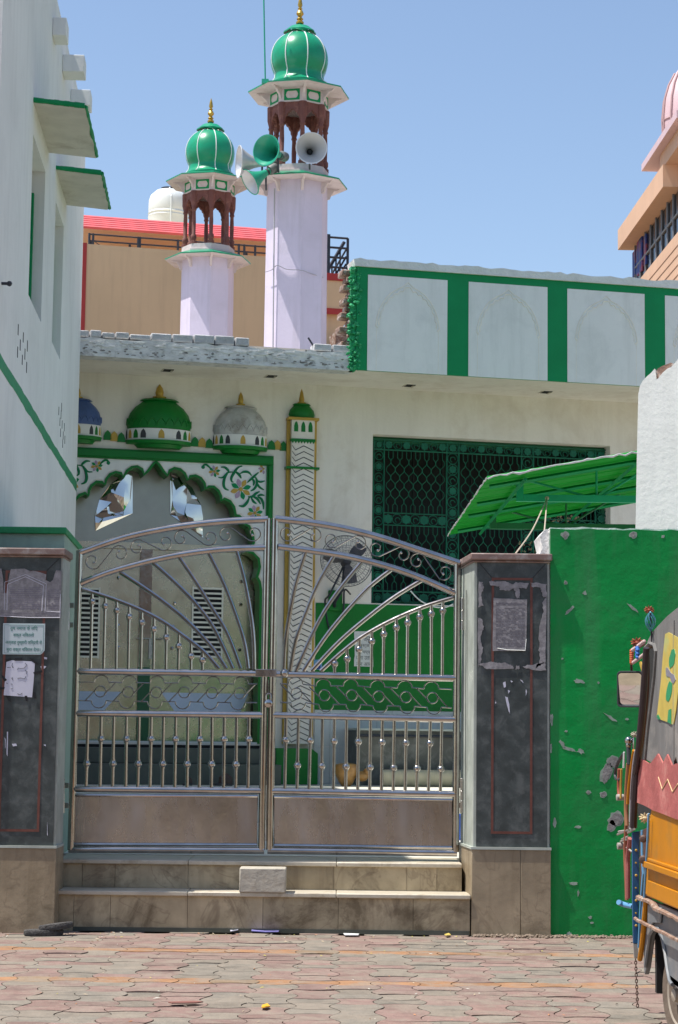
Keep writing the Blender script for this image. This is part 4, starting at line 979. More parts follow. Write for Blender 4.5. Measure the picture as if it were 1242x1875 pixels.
# relief domes
def relief_dome(px, py0, py1, rpx, ytip, m_, label, fin, band):
    u, zb2 = MF.q(px, py0); zt2 = MF.q(px, py1)[1]; R_ = rpx*24.4/FPX; H = zt2-zb2
    prof = [(R_*.97, 0), (R_*1.0, H*.12), (R_*.985, H*.30), (R_*.90, H*.52), (R_*.74, H*.74), (R_*.52, H*.92), (R_*.50, H*.94), (R_*.60, H*.96), (R_*.50, H*1.02), (R_*.1, H*1.08), (1e-5, H*1.09)]
    c_ = MF.w(u, 0, zb2); m = MB()
    m.lathe(c_, prof, 72, flat=.55, fdir=tuple(MF.u), wob=lambda a, z: 1+.022*abs(math.sin(a*9))*(1 if z > H*.3 else .0)+(.02*abs(math.sin(a*9)) if z > H*.95 else 0))
    # leaf row
    for k in range(11):
        a = PI+PI*(k+.5)/11; r_ = R_*1.005
        P = c_+MF.u*math.cos(a)*r_ - MF.n*math.sin(a)*r_*.55
        for s2 in (-1, 1):
            pp = []
            for j in range(5):
                a2 = a+s2*(.13-.13*(j/4)**2); zz = H*(.12+.22*j/4); P2 = c_+MF.u*math.cos(a2)*R_*1.0-MF.n*math.sin(a2)*R_*.55+Vector((0, 0, zz)); pp.append(P2)
            m.tube(pp, .008, 4)
    D = obj('relief_dome', m, m_, MQ, ang=50)
    bh = 21*24.4/FPX
    b2 = obj('drum_band', MB().lathe(c_+Vector((0, 0, -bh)), [(R_*.99, .0), (R_*1.01, .01), (R_*1.01, bh)], 64, flat=.55, fdir=tuple(MF.u)), WHITE, D)
    b3 = obj('green_base', MB().lathe(c_+Vector((0, 0, -bh)), [(1e-4, -.085), (R_*.66, -.085), (R_*.76, -.045), (R_*1.0, -.04), (R_*1.05, 0), (R_*1.0, .001)], 64, flat=.6, fdir=tuple(MF.u)), DGREEN, D)
    cols = [CHEV, OCHRE, DGREEN, CHEV, WHITE, OCHRE, WHITE, CHEV, DGREEN, OCHRE, DGREEN]
    nb = len(cols)
    for mm in (CHEV, OCHRE, DGREEN):
        for k, c2 in enumerate(cols):
            if c2 is not mm: continue
            m = MB(); a = PI+PI*(k+.5)/nb; hw_ = PI/nb*.33; ps = []
            for (fa, fz) in ((-1, .15), (1, .15), (1, .5), (.7, .75), (0, .95), (-.7, .75), (-1, .5)):
                ps.append(c_+MF.u*math.cos(a+fa*hw_)*R_*1.016-MF.n*math.sin(a+fa*hw_)*R_*1.016*.55+Vector((0, 0, -bh+bh*fz)))
            m.add(ps+[p-MF.n*.01 for p in ps], [tuple(range(7)), tuple(range(7, 14))]+[(i, (i+1) % 7, (i+1) % 7+7, i+7) for i in range(7)])
            obj('painted_niche', m, mm, b2)
    h = MF.q(px, ytip)[1]-(zb2+H*1.06)
    obj('finial', MB().lathe(c_+Vector((0, 0, H*1.06)), [(fin*1.5, 0), (fin*1.6, h*.10), (fin*.8, h*.16), (fin*.95, h*.4), (fin*.7, h*.7), (1e-5, h)], 16, flat=.8, fdir=tuple(MF.u)), GOLD, D)
    return D
relief_dome(291, 789, 733, 59, 703, DGREEN, '', .055, 0)
relief_dome(440, 799, 746, 50, 717, mat('aged_white_dome', (.50, .50, .48), .8, var=.25, scale=7, bump=.3, dirt=(.22, .19, .15), dscale=6, damt=.6), '', .036, 0)
relief_dome(141, 779, 732, 44, 706, BLUEP, '', .04, 0)
for mm, lst in ((OCHRE, ((209, 801), (370, 812), (508, 817))), (DGREEN, ((197, 799), (222, 803), (357, 811), (383, 814), (497, 817), (519, 819)))):
    for x, y in lst:
        m = MB(); u, z_ = MF.q(x, y); w_ = .048; hh = .075
        m.prism(MF, [(u-w_, z_-hh*.6), (u+w_, z_-hh*.6), (u+w_, z_), (u+w_*.7, z_+hh*.6), (u, z_+hh), (u-w_*.7, z_+hh*.6), (u-w_, z_)], .001, .02)
        obj('painted_niche', m, mm, MQ)
# chevron pilaster
zb_, zt2 = MF.q(545, 1362)[1], MF.q(550, 769)[1]
ua0, ub0 = MF.q(523.5, 850)[0], MF.q(578, 850)[0]
PP = obj('chevron_pilaster', MB().box(MF, ua0+.045, ub0-.045, .001, .12, zb_, zt2-.02), CREAM, MQ)
m = MB(); m.box(MF, ua0, ua0+.05, .001, .05, zb_, zt2-.021); m.box(MF, ub0-.052, ub0, .001, .05, zb_, zt2-.021); m.box(MF, ua0-.008, ub0+.008, .001, .15, zt2-.02, zt2+.012); obj('ochre_edge', m, OCHRE, PP, bevel=.004)
m = MB(); m.box(MF, ua0-.02, ub0+.02, .001, .14, MF.q(550, 861)[1], MF.q(550, 857)[1])
zz0 = MF.q(550, 806)[1]; m.box(MF, ua0+.035, ub0-.035, .001, .13, zz0-.03, zz0)
nt = 8
for i in range(nt):
    a = ua0+.04+(ub0-ua0-.08)*i/nt; w_ = (ub0-ua0-.08)/nt; m.prism(MF, [(a, zz0-.0305), (a+w_, zz0-.0305), (a+w_/2, zz0-.06)], .10, .127)
for a0_ in (.26, .5, .74):
    u = ua0+(ub0-ua0)*a0_; w_ = .026; z_ = MF.q(550, 793)[1]
    m.prism(MF, [(u-w_, z_), (u+w_, z_), (u+w_, z_+.07), (u+w_*.6, z_+.11), (u, z_+.13), (u-w_*.6, z_+.11), (u-w_, z_+.07)], .1201, .124)
obj('green_band', m, DGREEN, PP)
m = MB(); um = (ua0+ub0)/2+.01; zc_ = MF.q(550, 818)[1]; k = 0
while zc_ > zb_+.03:
    uu0, uu1 = ua0+.052, ub0-.054; uv = ua0+.095
    lo_ = zc_-.055
    for (a, za_), (b2, zb3) in (((uu0, zc_+.0), (uv, lo_)), ((uv, lo_), (um, zc_)), ((um, zc_), (uu1, lo_))):
        m.prism(MF, [(a, za_-.011), (b2, zb3-.011), (b2, zb3), (a, za_)], .1203, .1235)
    zc_ -= .0712; k += 1
obj('chevron', m, CHEV, PP)
cu, cz = (ua0+ub0)/2, zt2+.012
m = MB(); m.lathe(MF.w(cu, 0, cz), [(.15, 0), (.165, .05), (.15, .11), (.10, .165), (.115, .175), (.10, .19), (.03, .20), (1e-5, .205)], 32, flat=.8, fdir=tuple(MF.u), wob=lambda a, z: 1+.03*abs(math.sin(a*8))); o = obj('dome', m, DGREEN, PP)
obj('finial', MB().lathe(MF.w(cu, 0, cz+.19), [(.055, 0), (.055, .02), (.032, .03), (.034, .06), (.018, .15), (1e-5, .2)], 12, flat=.8), GOLD, PP)
m = MB(); a, z_ = MF.q(505, 1370, .35); b2, _ = MF.q(583, 1370, .35); m.prism(MF, [(a, zf+.001), (b2, zf+.001), (b2, z_-.06), (b2-.08, z_), (a, z_)], .001, .35); obj('green_plinth', m, DGREEN, PP, bevel=.01)
# floral reliefs
def petal(mb, cu_, cz_, a, l, w_, d=.006):
    pts_ = []
    for k in range(9):
        t_ = k/8; pts_.append((l*(.15+.85*t_), w_*math.sin(PI*t_**1.3)*.9))
    pl_ = pts_ + [(x, -y) for x, y in reversed(pts_[1:-1])]
    mb.prism(MF, [(cu_+x*math.cos(a)-y*math.sin(a), cz_+x*math.sin(a)+y*math.cos(a)) for x, y in pl_], .0042, .004+d)
VG = mat('vine_green', (.006, .19, .07), .5, spec=.2)
def mir(p, mi): return (2*ua-p[0], p[1]) if mi else p
def zq(x, y): return MF.q(360+x/8.28, 830+y/8.28)
for mi in (False, True):
    fl = {0: MB(), 1: MB(), 2: MB(), 3: MB()}
    for fx, fy, L_, npet, a0_ in ((670, 545, .135, 8, .3), (270, 275, .075, 8, .2), (885, 905, .10, 8, .2), (1017, 235, .07, 4, PI*.75)):
        cu_, cz_ = mir(zq(fx, fy), mi)
        for k in range(npet):
            petal(fl[(0, 1, 2)[k % 3]] if npet == 8 else fl[(1, 2)[k % 2]], cu_, cz_, a0_+k*2*PI/8, L_, L_*.24)
        m_ = fl[1]; m_.lathe(MF.w(cu_, .004, cz_), [(1e-5, 0), (L_*.2, 0), (L_*.18, .012), (1e-5, .016)], 12, ax=tuple(MF.n))
    for pl_, r_ in (([(90, 210), (110, 180), (150, 175), (200, 215), (225, 250)], .010), ([(330, 365), (390, 370), (440, 330), (480, 290), (560, 285)], .009), ([(370, 210), (430, 215), (480, 260), (490, 300)], .011),
                    ([(485, 560), (430, 530), (410, 460), (430, 370), (480, 290)], .013), ([(690, 195), (640, 210), (600, 250), (560, 310), (530, 370), (530, 420), (560, 440)], .012), ([(590, 280), (640, 320), (680, 380)], .012),
                    ([(660, 310), (720, 280), (790, 290), (835, 340)], .011), ([(770, 445), (850, 370), (940, 290)], .011), ([(880, 350), (910, 400), (910, 480), (870, 545), (820, 570)], .012), ([(840, 380), (870, 430), (860, 490)], .011),
                    ([(905, 400), (960, 435), (1035, 420)], .009), ([(920, 450), (950, 510), (1020, 555)], .010), ([(640, 795), (710, 800), (770, 740), (800, 670)], .013), ([(780, 660), (850, 655), (900, 610), (955, 580)], .012),
                    ([(830, 670), (860, 730), (910, 765)], .011), ([(850, 655), (920, 690), (970, 770)], .012), ([(930, 660), (980, 690), (1010, 760), (1015, 850)], .012), ([(920, 650), (970, 630), (1030, 640)], .010)):
        P_ = smooth_pl([MF.w(*(lambda q: (q[0], .006, q[1]))(mir(zq(*p), mi))) for p in pl_], 4)
        nn_ = len(P_); fl[3].tube(P_, [r_*(.45+1.0*math.sin(PI*min(max(i/(nn_-1), .08), .92))) for i in range(nn_)], 6)
    c0_ = mir(zq(100, 210), mi); fl[3].lathe(MF.w(c0_[0], .0045, c0_[1]), [(1e-5, 0), (.024, 0), (.02, .008), (1e-5, .01)], 10, ax=tuple(MF.n))
    vr = obj('vine_relief', fl[3], VG, MQ); obj('flower_relief', fl[0], GREEN, vr); obj('flower_relief', fl[1], OCHRE, vr); obj('flower_relief', fl[2], PURP, vr)

# ------------------------------------------------ things in the courtyard
def at_plane(F, x, y, d=0.0):
    u, z = F.q(x, y, d); return F.w(u, d, z)
# wall fan
c_ = at_plane(MF, 635, 1027, .45)
t = thing('wall_fan', 'round wire caged electric fan fixed to wall left of grilled window', 'fan', tuple(c_))
ax = (Vector((.18, -1, .18))).normalized(); xx = ax.cross(Vector((0, 0, 1))).normalized(); yy = xx.cross(ax)
R_ = .325; m = MB()
for rr, dz in ((R_, 0), (R_*.92, .04), (R_*.75, .065), (R_*.55, .078), (R_*.35, .085), (R_*.15, .09), (R_*.92, -.04), (R_*.6, -.07)):
    m.tube([c_+xx*rr*math.cos(k*PI/20)+yy*rr*math.sin(k*PI/20)+ax*dz for k in range(40)], .005 if rr == R_ else .0022, 5, closed=True)
for k in range(54):
    a = 2*PI*k/54
    for s2 in (1, -1):
        if s2 < 0 and k % 2: continue
        m.tube([c_+(xx*math.cos(a)+yy*math.sin(a))*rr+ax*dz*s2 for rr, dz in ((R_*.15, .09), (R_*.55, .078), (R_*.75, .065), (R_*.92, .04), (R_, 0))], .0016, 4)
obj('cage', m, IRON, t)
m = MB(); m.lathe(c_-ax*.14, [(.05, 0), (.06, .05), (.06, .12), (.035, .16)], 16, ax=tuple(ax)); obj('motor', m, mat('fan_brown', (.06, .05, .05), .5), t)
for k in range(3):
    a = .3+k*2*PI/3; m = MB(); pr = []
    for j in range(7):
        r2 = .05+.24*j/6; w_ = .03+.05*math.sin(PI*j/6*.8); e = xx*math.cos(a)+yy*math.sin(a); f_ = -xx*math.sin(a)+yy*math.cos(a)
        pr.append((c_+e*r2+f_*w_+ax*.02, c_+e*r2-f_*w_-ax*.02))
    vs = [p for q_ in pr for p in q_]; vs += [v+ax*.004 for v in vs]
    fs = [(2*j, 2*j+1, 2*j+3, 2*j+2) for j in range(6)] + [(14+2*j, 14+2*j+1, 14+2*j+3, 14+2*j+2) for j in range(6)]
    m.add(vs, fs); obj('blade', m, mat('fan_blade', (.10, .085, .08), .4), t)
b0 = at_plane(MF, 613, 1110, .05); m = MB(); m.tube([c_-ax*.1, c_+Vector((-.05, .12, -.35)), b0+Vector((0, -.1, .05)), b0], .022, 8)
m.tube(smooth_pl([c_-ax*.12, c_+Vector((-.2, .1, -.4)), b0+Vector((-.12, 0, .05)), b0+Vector((-.05, 0, -.3)), b0+Vector((.1, 0, -.1)), b0+Vector((.12, 0, .2)), c_+Vector((.05, .15, -.4))], 5), .012, 6)
obj('bracket', m, IRON, t)
m = MB(); u, z_ = MF.q(613, 1100); m.box(MF, u-.09, u+.09, .009, .05, z_-.13, z_+.13); obj('green_mount', m, DGREEN, t, bevel=.015)
# notices
NF = 0.0
t = thing('paper_notice', 'white handwritten notice on green wainscot behind right gate leaf', 'notice', tuple(at_plane(MF, 665, 1190, .02)))
m = MB(); flatpx(m, MF, ragged([(649, 1156), (682, 1156), (684, 1221), (648, 1220), (650, 1195)], .6, 4), .0095, .012); obj('sheet', m, mat('white_notice', (.62, .64, .62), .8), t)
for s_, xc, yc, w in (('जमा', 673, 1170, 14), ('मस्जिद', 671, 1182, 26), ('मे चप्पल', 670, 1194, 26), ('जूता उतार', 667, 1206, 30), ('कर आये', 667, 1215, 28)):
    text(s_, MF, xc, yc, w, 9, .0125, INK, t)
t = thing('blue_card', 'small light blue and dark blue card at foot of curved gate rods', 'card', tuple(at_plane(MF, 580, 1218, .02)))
m = MB(); flatpx(m, MF, [(571, 1208), (590, 1208), (590, 1226), (572, 1226)], .0095, .012); obj('sheet', m, LBLUE, t)
m = MB(); flatpx(m, MF, ragged([(579, 1214), (586, 1214), (588, 1225), (577, 1225)], .8, 3), .0122, .0135); obj('printed_mark', m, mat('navy_print', (.01, .03, .2), .6), t)
# wash trough
t = thing('wash_trough', 'grey steel counter against tiled wall behind right gate leaf', 'counter', tuple(MF.w(1.2, .6, zf)))
a = MF.q(657, 1340, .55)[0]; z1_ = MF.q(740, 1334, .55)[1]; z0_ = MF.q(740, 1412, .55)[1]
m = MB(); m.box(MF, a, a+3.4, .03, .55, zf+.001, z1_-.03); obj('body', m, mat('dull_steel_front', (.13, .13, .12), .4, .6, var=.3, scale=2, dirt=(.3, .3, .28), dscale=3), t)
m = MB(); m.box(MF, a-.03, a+3.4, .025, .60, z1_-.029, z1_); obj('worktop', m, mat('counter_top', (.42, .47, .44), .4, .2), t, bevel=.005)
m = MB(); m.tube([MF.w(a-.02, .63, z1_-.09), MF.w(a+3.3, .63, z1_-.09)], .016, 8); obj('pipe', m, IRON, t)
c1 = MF.w(MF.q(700, 1424, 1.0)[0], .95, zf+.10); c2 = MF.w(MF.q(842, 1424, 1.0)[0]+.8, .95, zf+.10)
m = MB(); e = (c2-c1).normalized(); m.lathe(c1, [(1e-4, 0), (.05, -.004), (.095, .01), (.10, .05), (.102, .9), (.10, (c2-c1).length), (1e-4, (c2-c1).length)], 20, ax=tuple(e), wob=lambda an, z: 1+.03*math.sin(an*3+z*4))
tag(obj('rolled_mat', m, BEIGE, origin=c1-Vector((0, 0, .1))), 'long beige rolled mat lying on courtyard floor behind right gate leaf', 'mat')
c1 = MF.w(MF.q(634, 1424, 1.0)[0], 1.0, zf+.001)
t = thing('amber_jar', 'amber brown jar with small lugs standing behind right gate leaf', 'jar', tuple(c1))
m = MB(); m.lathe(c1, [(.05, 0), (.09, .05), (.13, .14), (.14, .22), (.12, .26), (.08, .27), (.07, .255)], 20, wob=lambda an, z: 1+.03*math.sin(an*5)); obj('body', m, WOOD, t)
m = MB(); m.ball(c1+Vector((.19, 0, .12)), .08, 10, sq=.8); m.ball(c1+Vector((.25, 0, .17)), .05, 10); obj('lid', m, WOOD, t)
for x, w_, lb in ((410, .10, 'pair of brown sandals lying in shadow by the door steps, farther one'), (345, .05, 'small brown shoe lying by the door steps')):
    c1 = MF.w(MF.q(x, 1430, 1.1)[0], 1.05, zf+.001)
    t = thing('shoe', lb, 'shoe', tuple(c1)); k_ = w_/.10
    m = MB(); m.lathe(c1+Vector((0, 0, .0)), [(.11*k_, 0), (.12*k_, .015), (.11*k_, .03)], 18, flat=.42, fdir=(1, .3, 0)); obj('sole', m, RUBBER, t)
    m = MB(); m.lathe(c1+Vector((.03*k_, 0, .03)), [(.085*k_, 0), (.08*k_, .05*k_+.02), (.03*k_, .09*k_+.02), (1e-4, .1*k_+.02)], 14, flat=.5, fdir=(1, .3, 0)); obj('upper', m, mat('brown_leather', (.06, .03, .02), .6), t)
# blue bucket by right hinge
c1 = Vector((*(C0+ray(846, 1548)*(18/ray(846, 1548).y)).to_2d(), .501))
t = thing('blue_bucket', 'blue plastic bucket seen between gate and right pillar', 'bucket', tuple(c1))
obj('body', MB().lathe(c1, [(.10, 0), (.105, .01), (.135, .22), (.14, .225), (.13, .22), (.10, .02), (1e-4, .015)], 20), mat('bucket_blue', (.02, .10, .5), .4), t)
obj('handle', MB().tube([c1+Vector((.135*math.cos(a*PI/10), .02, .22-.10*math.sin(a*PI/10))) for a in range(11)], .004, 6), LINEW, t)

# ------------------------------------------------ tin awning
t = thing('tin_awning', 'green corrugated awning on green steel truss left of the white side wall', 'awning', (2.2, 19.5, 2.6))
def AP(x, Y, lift=0): return Vector((x, Y, 3.70+(x-1.3)*.19+lift))
yf, ybk = 17.55, 22.3
r_ = ray(893, 876); xA = (C0+r_*(yf/r_.y)).x; zA = (C0+r_*(yf/r_.y)).z
r_ = ray(1168, 829); xB = (C0+r_*(yf/r_.y)).x; zB = (C0+r_*(yf/r_.y)).z
r_ = ray(822, 980); zC = (C0+r_*(ybk/r_.y)).z; xC = (C0+r_*(ybk/r_.y)).x
sl_ = (zB-zA)/(xB-xA)
m = MB(); vs = []; NY = 150
for j in range(NY+1):
    f_ = j/NY; Y = yf+(ybk-yf)*f_; zz = (.022 if (j % 11) in (1, 2) else 0)
    xl = xA+(xC-xA)*f_+random.uniform(-.015, .015); zl = zA+(zC-zA)*f_
    for x_ in (xl, xl+3.6): vs += [Vector((x_, Y, zl+(x_-xl)*sl_+zz)), Vector((x_, Y, zl+(x_-xl)*sl_+zz+.003))]
fs = []
for j in range(NY):
    k = 4*j; l = k+4; fs += [(k, k+2, l+2, l), (k+1, k+3, l+3, l+1), (k, k+1, l+1, l), (k+2, k+3, l+3, l+2)]
fs += [(0, 1, 3, 2), (4*NY, 4*NY+1, 4*NY+3, 4*NY+2)]
m.add(vs, fs); obj('roof_sheet', m, SHEETG, t, ang=20)
m = MB(); P = [Vector((xA+(xB+.9-xA)*k/40, yf-.012, zA+sl_*((xB+.9-xA)*k/40)+.005+random.uniform(-.012, .012))) for k in range(41)]
m.tube(P, [random.uniform(.006, .013) for _ in P], 6)
P = [Vector((xA+(xC-xA)*k/40-.01, yf+(ybk-yf)*k/40, zA+(zC-zA)*k/40+random.uniform(-.01, .01))) for k in range(41)]
m.tube(P, [random.uniform(.004, .009) for _ in P], 6); obj('whitewashed_edge', m, BRICKW, t)
def truss(Y, xp, yt, yb2, xr):
    r0 = ray(xp, yt); A = C0+r0*(Y/r0.y); r0 = ray(xp, yb2); B = C0+r0*(Y/r0.y)
    m = MB(); F_ = frontal(Y); x0_, z0_ = A.x, B.z; z1_ = A.z; x1_ = xr; zr = z1_+(x1_-x0_)*sl_
    w_ = .032
    m.box(F_, x0_-w_, x0_+w_, -w_, w_, z0_-w_, z1_); m.box(F_, x0_+w_+.001, x1_, -w_, w_, z0_-w_, z0_+w_)
    m.tube([(x0_, Y, z1_-.02), (x1_, Y, zr-.02)], .028, 4)
    nn_ = 4
    for k in range(nn_):
        a = x0_+(x1_-x0_)*(k)/nn_; b3 = x0_+(x1_-x0_)*(k+1)/nn_; za_ = z1_+(a-x0_)*sl_-.02; zb3 = z1_+(b3-x0_)*sl_-.02
        if k: m.tube([(a, Y, z0_), (a, Y, za_)], .011, 6)
        m.tube([(a, Y, z0_) if k % 2 else (a, Y, za_), (b3, Y, zb3) if k % 2 else (b3, Y, z0_)], .011, 6)
    return m
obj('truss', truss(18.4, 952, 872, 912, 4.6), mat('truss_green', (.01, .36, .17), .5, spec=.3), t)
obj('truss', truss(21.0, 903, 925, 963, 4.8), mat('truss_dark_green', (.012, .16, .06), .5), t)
m = MB()
for Y in (17.9, 19.2, 20.2, 21.6):
    xl = xA+(xC-xA)*(Y-yf)/(ybk-yf); zl = zA+(zC-zA)*(Y-yf)/(ybk-yf); m.tube([(xl+.05, Y, zl-.03), (xl+3.4, Y, zl-.03+3.35*sl_)], .022, 4)
for x_ in (.35, 1.4, 2.4):
    m.tube([(xA+x_, yf+.1, zA+sl_*x_-.055), (xC+x_, ybk-.1, zC+sl_*x_-.055)], .02, 4)
obj('purlin', m, GREEN, t)
obj('post', MB().box(frontal(21.0), 4.55, 4.65, 0, .1, .5, 4.2).box(frontal(18.4), 4.45, 4.55, 0, .1, .5, 4.2), GREEN, t)
kn = Vector(C0+ray(1002, 912)*(18.3/ray(1002, 912).y))
m = MB()
for e in ((944, 1014), (992, 1012)):
    E_ = C0+ray(*e)*(14.75/ray(*e).y); mid = (kn+E_)/2+Vector((0, 0, -.05)); m.tube(smooth_pl([kn, mid, E_], 5), .006, 5)
m.ball(kn, .02, 8); tag(obj('tie_rope', m, mat('jute_rope', (.45, .38, .3), .9)), 'pale rope tied from awning frame down to right pillar cap', 'rope')
m = MB(); P = [at_plane(MF, a, b2, .3) for a, b2 in ((752, 1082), (770, 1100), (795, 1111), (815, 1112), (830, 1106))]; m.tube(smooth_pl(P, 5), .009, 5); tag(obj('cable', m, LINEW), 'white cable sagging across the foot of the grilled window', 'cable')
# ------------------------------------------------ MINARETS
def oct_pts(c, R, z, ph): return [(c.x+R*math.cos(ph+k*PI/4), c.y+R*math.sin(ph+k*PI/4), z) for k in range(8)]
def loft(mb, rings):
    n = len(rings[0]); vs = [p for r in rings for p in r]; fs = []
    for i in range(len(rings)-1):
        for k in range(n):
            l = (k+1) % n; fs.append((i*n+k, i*n+l, (i+1)*n+l, (i+1)*n+k))
    fs += [tuple(range(n)), tuple((len(rings)-1)*n+k for k in range(n))]
    mb.add(vs, fs); return mb
MINR = [Vector(C0+ray(545, 341)*(28/ray(545, 341).y)), Vector(C0+ray(381, 479)*(33/ray(381, 479).y))]
KS = 28.25/FPX     # metres per pixel at the big minaret
PH = math.radians(10)  # plan rotation (world angles, x right, y away)
def minaret(cen, label):
    c = Vector((cen.x, cen.y, 0)); zl = cen.z; zb = zsof+.18
    vz = 1.04*KS      # vertical px at big minaret -> metres
    T = thing('minaret', label, 'minaret', (c.x, c.y, zb), 'minarets on the mosque roof')
    R0 = 57*KS
    m = MB(); loft(m, [oct_pts(c, R0*1.03, zb, PH), oct_pts(c, R0, zl+.0, PH)]); obj('shaft', m, LILAC, T)
    def chajja(zc, R_out, R_in):
        m = MB(); loft(m, [oct_pts(c, R_out, zc-.012, PH), oct_pts(c, R_out, zc+.006, PH), oct_pts(c, R_in, zc+.095, PH), oct_pts(c, R_in-.06, zc+.095, PH), oct_pts(c, R_in-.06, zc+.02, PH)])
        o = obj('eave', m, PINKW, T)
        m = MB(); loft(m, [oct_pts(c, R_out+.004, zc-.008, PH), oct_pts(c, R_out+.006, zc+.010, PH), oct_pts(c, R_in+.01, zc+.103, PH), oct_pts(c, R_in-.03, zc+.103, PH)]); obj('green_top', m, SEAG, o)
        for k in range(8):
            m = MB(); a = PH+k*PI/4; e = Vector((math.cos(a), math.sin(a), 0)); f_ = Vector((-e.y, e.x, 0))*.018
            pr = [(R_in-.04, -.012), (R_out*.86, -.012), (R_out*.80, -.045), (R_out*.74, -.045), (R_out*.70, -.085), (R_in*1.06, -.11), (R_in*1.02, -.17), (R_in-.04, -.18)]
            P = [c+e*r+Vector((0, 0, zc+z)) for r, z in pr]; n = len(P)
            m.add([p+f_ for p in P]+[p-f_ for p in P], [tuple(range(n)), tuple(range(n, 2*n))]+[(i, (i+1) % n, (i+1) % n+n, i+n) for i in range(n)])
            obj('bracket', m, PINKW, o)
    chajja(zl, 93.5*KS, 60*KS)
    z1 = zl+.10; z2 = zl+27*vz
    m = MB(); loft(m, [oct_pts(c, 62*KS, z1, PH), oct_pts(c, 62*KS, z1+.03, PH), oct_pts(c, 58*KS, z1+.04, PH), oct_pts(c, 58*KS, z2, PH)]); obj('balcony_base', m, PINKW, T)
    z2b = z2
    zu = zl+(341-173.6)*vz   # upper eave level
    zfz = zu-27*vz           # bottom of frieze
    Rc = 51*KS; az = math.radians(22.5)*0
    for k in range(8):
        a = PH+k*PI/4; p = c+Vector((math.cos(a), math.sin(a), 0))*Rc; H = zfz-z2b
        m = MB(); m.lathe(p+Vector((0, 0, z2b)), [(.058, 0), (.058, .05), (.036, .06), (.05, .10), (.05, .15), (.032, .18), (.036, H*.42), (.03, H*.62), (.045, H*.65), (.035, H*.68), (.058, H*.78), (.062, H)], 10); obj('column', m, REDST, T)
    for k in range(8):
        m = MB(); a0, a1 = PH+k*PI/4, PH+(k+1)*PI/4
        A = c+Vector((math.cos(a0), math.sin(a0), 0))*Rc; B = c+Vector((math.cos(a1), math.sin(a1), 0))*Rc
        e = (B-A); L_ = e.length; F_ = Fr((A.x, A.y, 0), (e.x, e.y, 0), (e.y, -e.x, 0)); hh = 36*vz; zt = zfz
        lp = [(0, zt), (0, zt-hh*1.15), (L_*.08, zt-hh*1.1), (L_*.10, zt-hh*.9), (L_*.15, zt-hh*.86), (L_*.17, zt-hh*.70), (L_*.25, zt-hh*.64), (L_*.29, zt-hh*.52), (L_*.39, zt-hh*.48), (L_*.43, zt-hh*.40), (L_*.5, zt-hh*.36)]
        lp = lp + [(L_-x, z) for x, z in reversed(lp[:-1])]
        m.prism(F_, lp, -.025, .025)
        obj('cusped_arch', m, REDST, T)
    m = MB(); loft(m, [oct_pts(c, 53*KS, zfz+.0, PH), oct_pts(c, 53*KS, zfz+.03, PH)]); obj('arch_ceiling', m, REDST, T)
    m = MB(); loft(m, [oct_pts(c, 57*KS, zfz, PH), oct_pts(c, 57*KS, zu+.02, PH)]); fz = obj('frieze', m, PINKW, T)
    m = MB(); hz = (zu-.02-zfz)
    for k in range(8):
        a0, a1 = PH+k*PI/4, PH+(k+1)*PI/4
        A = c+Vector((math.cos(a0), math.sin(a0), 0))*57*KS; B = c+Vector((math.cos(a1), math.sin(a1), 0))*57*KS
        e = (B-A); L_ = e.length; F_ = Fr((A.x, A.y, 0), (e.x, e.y, 0), (e.y, -e.x, 0))
        o1 = [(L_*.16, zfz+hz*.10), (L_*.84, zfz+hz*.10), (L_*.84, zfz+hz*.92), (L_*.16, zfz+hz*.92)]
        i1 = [(L_*.27, zfz+hz*.32), (L_*.32, zfz+hz*.24), (L_*.68, zfz+hz*.24), (L_*.73, zfz+hz*.32), (L_*.77, zfz+hz*.5), (L_*.73, zfz+hz*.7), (L_*.68, zfz+hz*.78), (L_*.32, zfz+hz*.78), (L_*.27, zfz+hz*.7), (L_*.23, zfz+hz*.5)]
        m.prism(F_, [o1, list(reversed(i1))], .0005, .005)
    obj('frieze_panel', m, GREEN, fz)
    chajja(zu, 95*KS, 58*KS)
    # dome
    zd = zu+.10; R = 54*KS; m = MB()
    prof = [(58*KS, zd), (58*KS, zd+.03), (52*KS, zd+.06), (47*KS, zd+.12), (R*.86, zd+.17)]
    for k in range(1, 18):
        an = math.radians(-38+k*(38+72)/17); prof.append((R*math.cos(an), zd+.17+R*.62*.98+R*1.02*math.sin(an)))
    zc_ = prof[-1][1]
    prof += [(R*.34, zc_+.0), (R*.30, zc_+.05), (R*.12, zc_+.10), (R*.09, zc_+.15), (1e-5, zc_+.16)]
    m.lathe(c, prof, 48); D = obj('dome', m, SEAG, T)
    m = MB()
    for k in range(8):
        a = PH+math.radians(8)+k*PI/4
        e = Vector((math.cos(a), math.sin(a), 0)); m.tube([c+e*(r+.002)+Vector((0, 0, z)) for r, z in prof[1:-4]], .009, 5)
    obj('white_rib', m, LINEW, D)
    m = MB(); n = 48; vs = []
    for rr, zz in ((.15, .075), (R*.52, .0), (R*.52, -.018), (.15, .05)):
        for k in range(n):
            a = 2*PI*k/n; lob = 1+.10*abs(math.cos(4*(a-PH))) if rr > .2 else 1
            vs.append(c+Vector((math.cos(a)*rr*lob, math.sin(a)*rr*lob, zc_+.015+zz)))
    fs = [(i*n+k, i*n+(k+1) % n, (i+1)*n+(k+1) % n, (i+1)*n+k) for i in range(3) for k in range(n)]
    m.add(vs, fs); obj('petal_collar', m, SEAG, D)
    m = MB(); s_ = KS; zf_ = zc_+.15
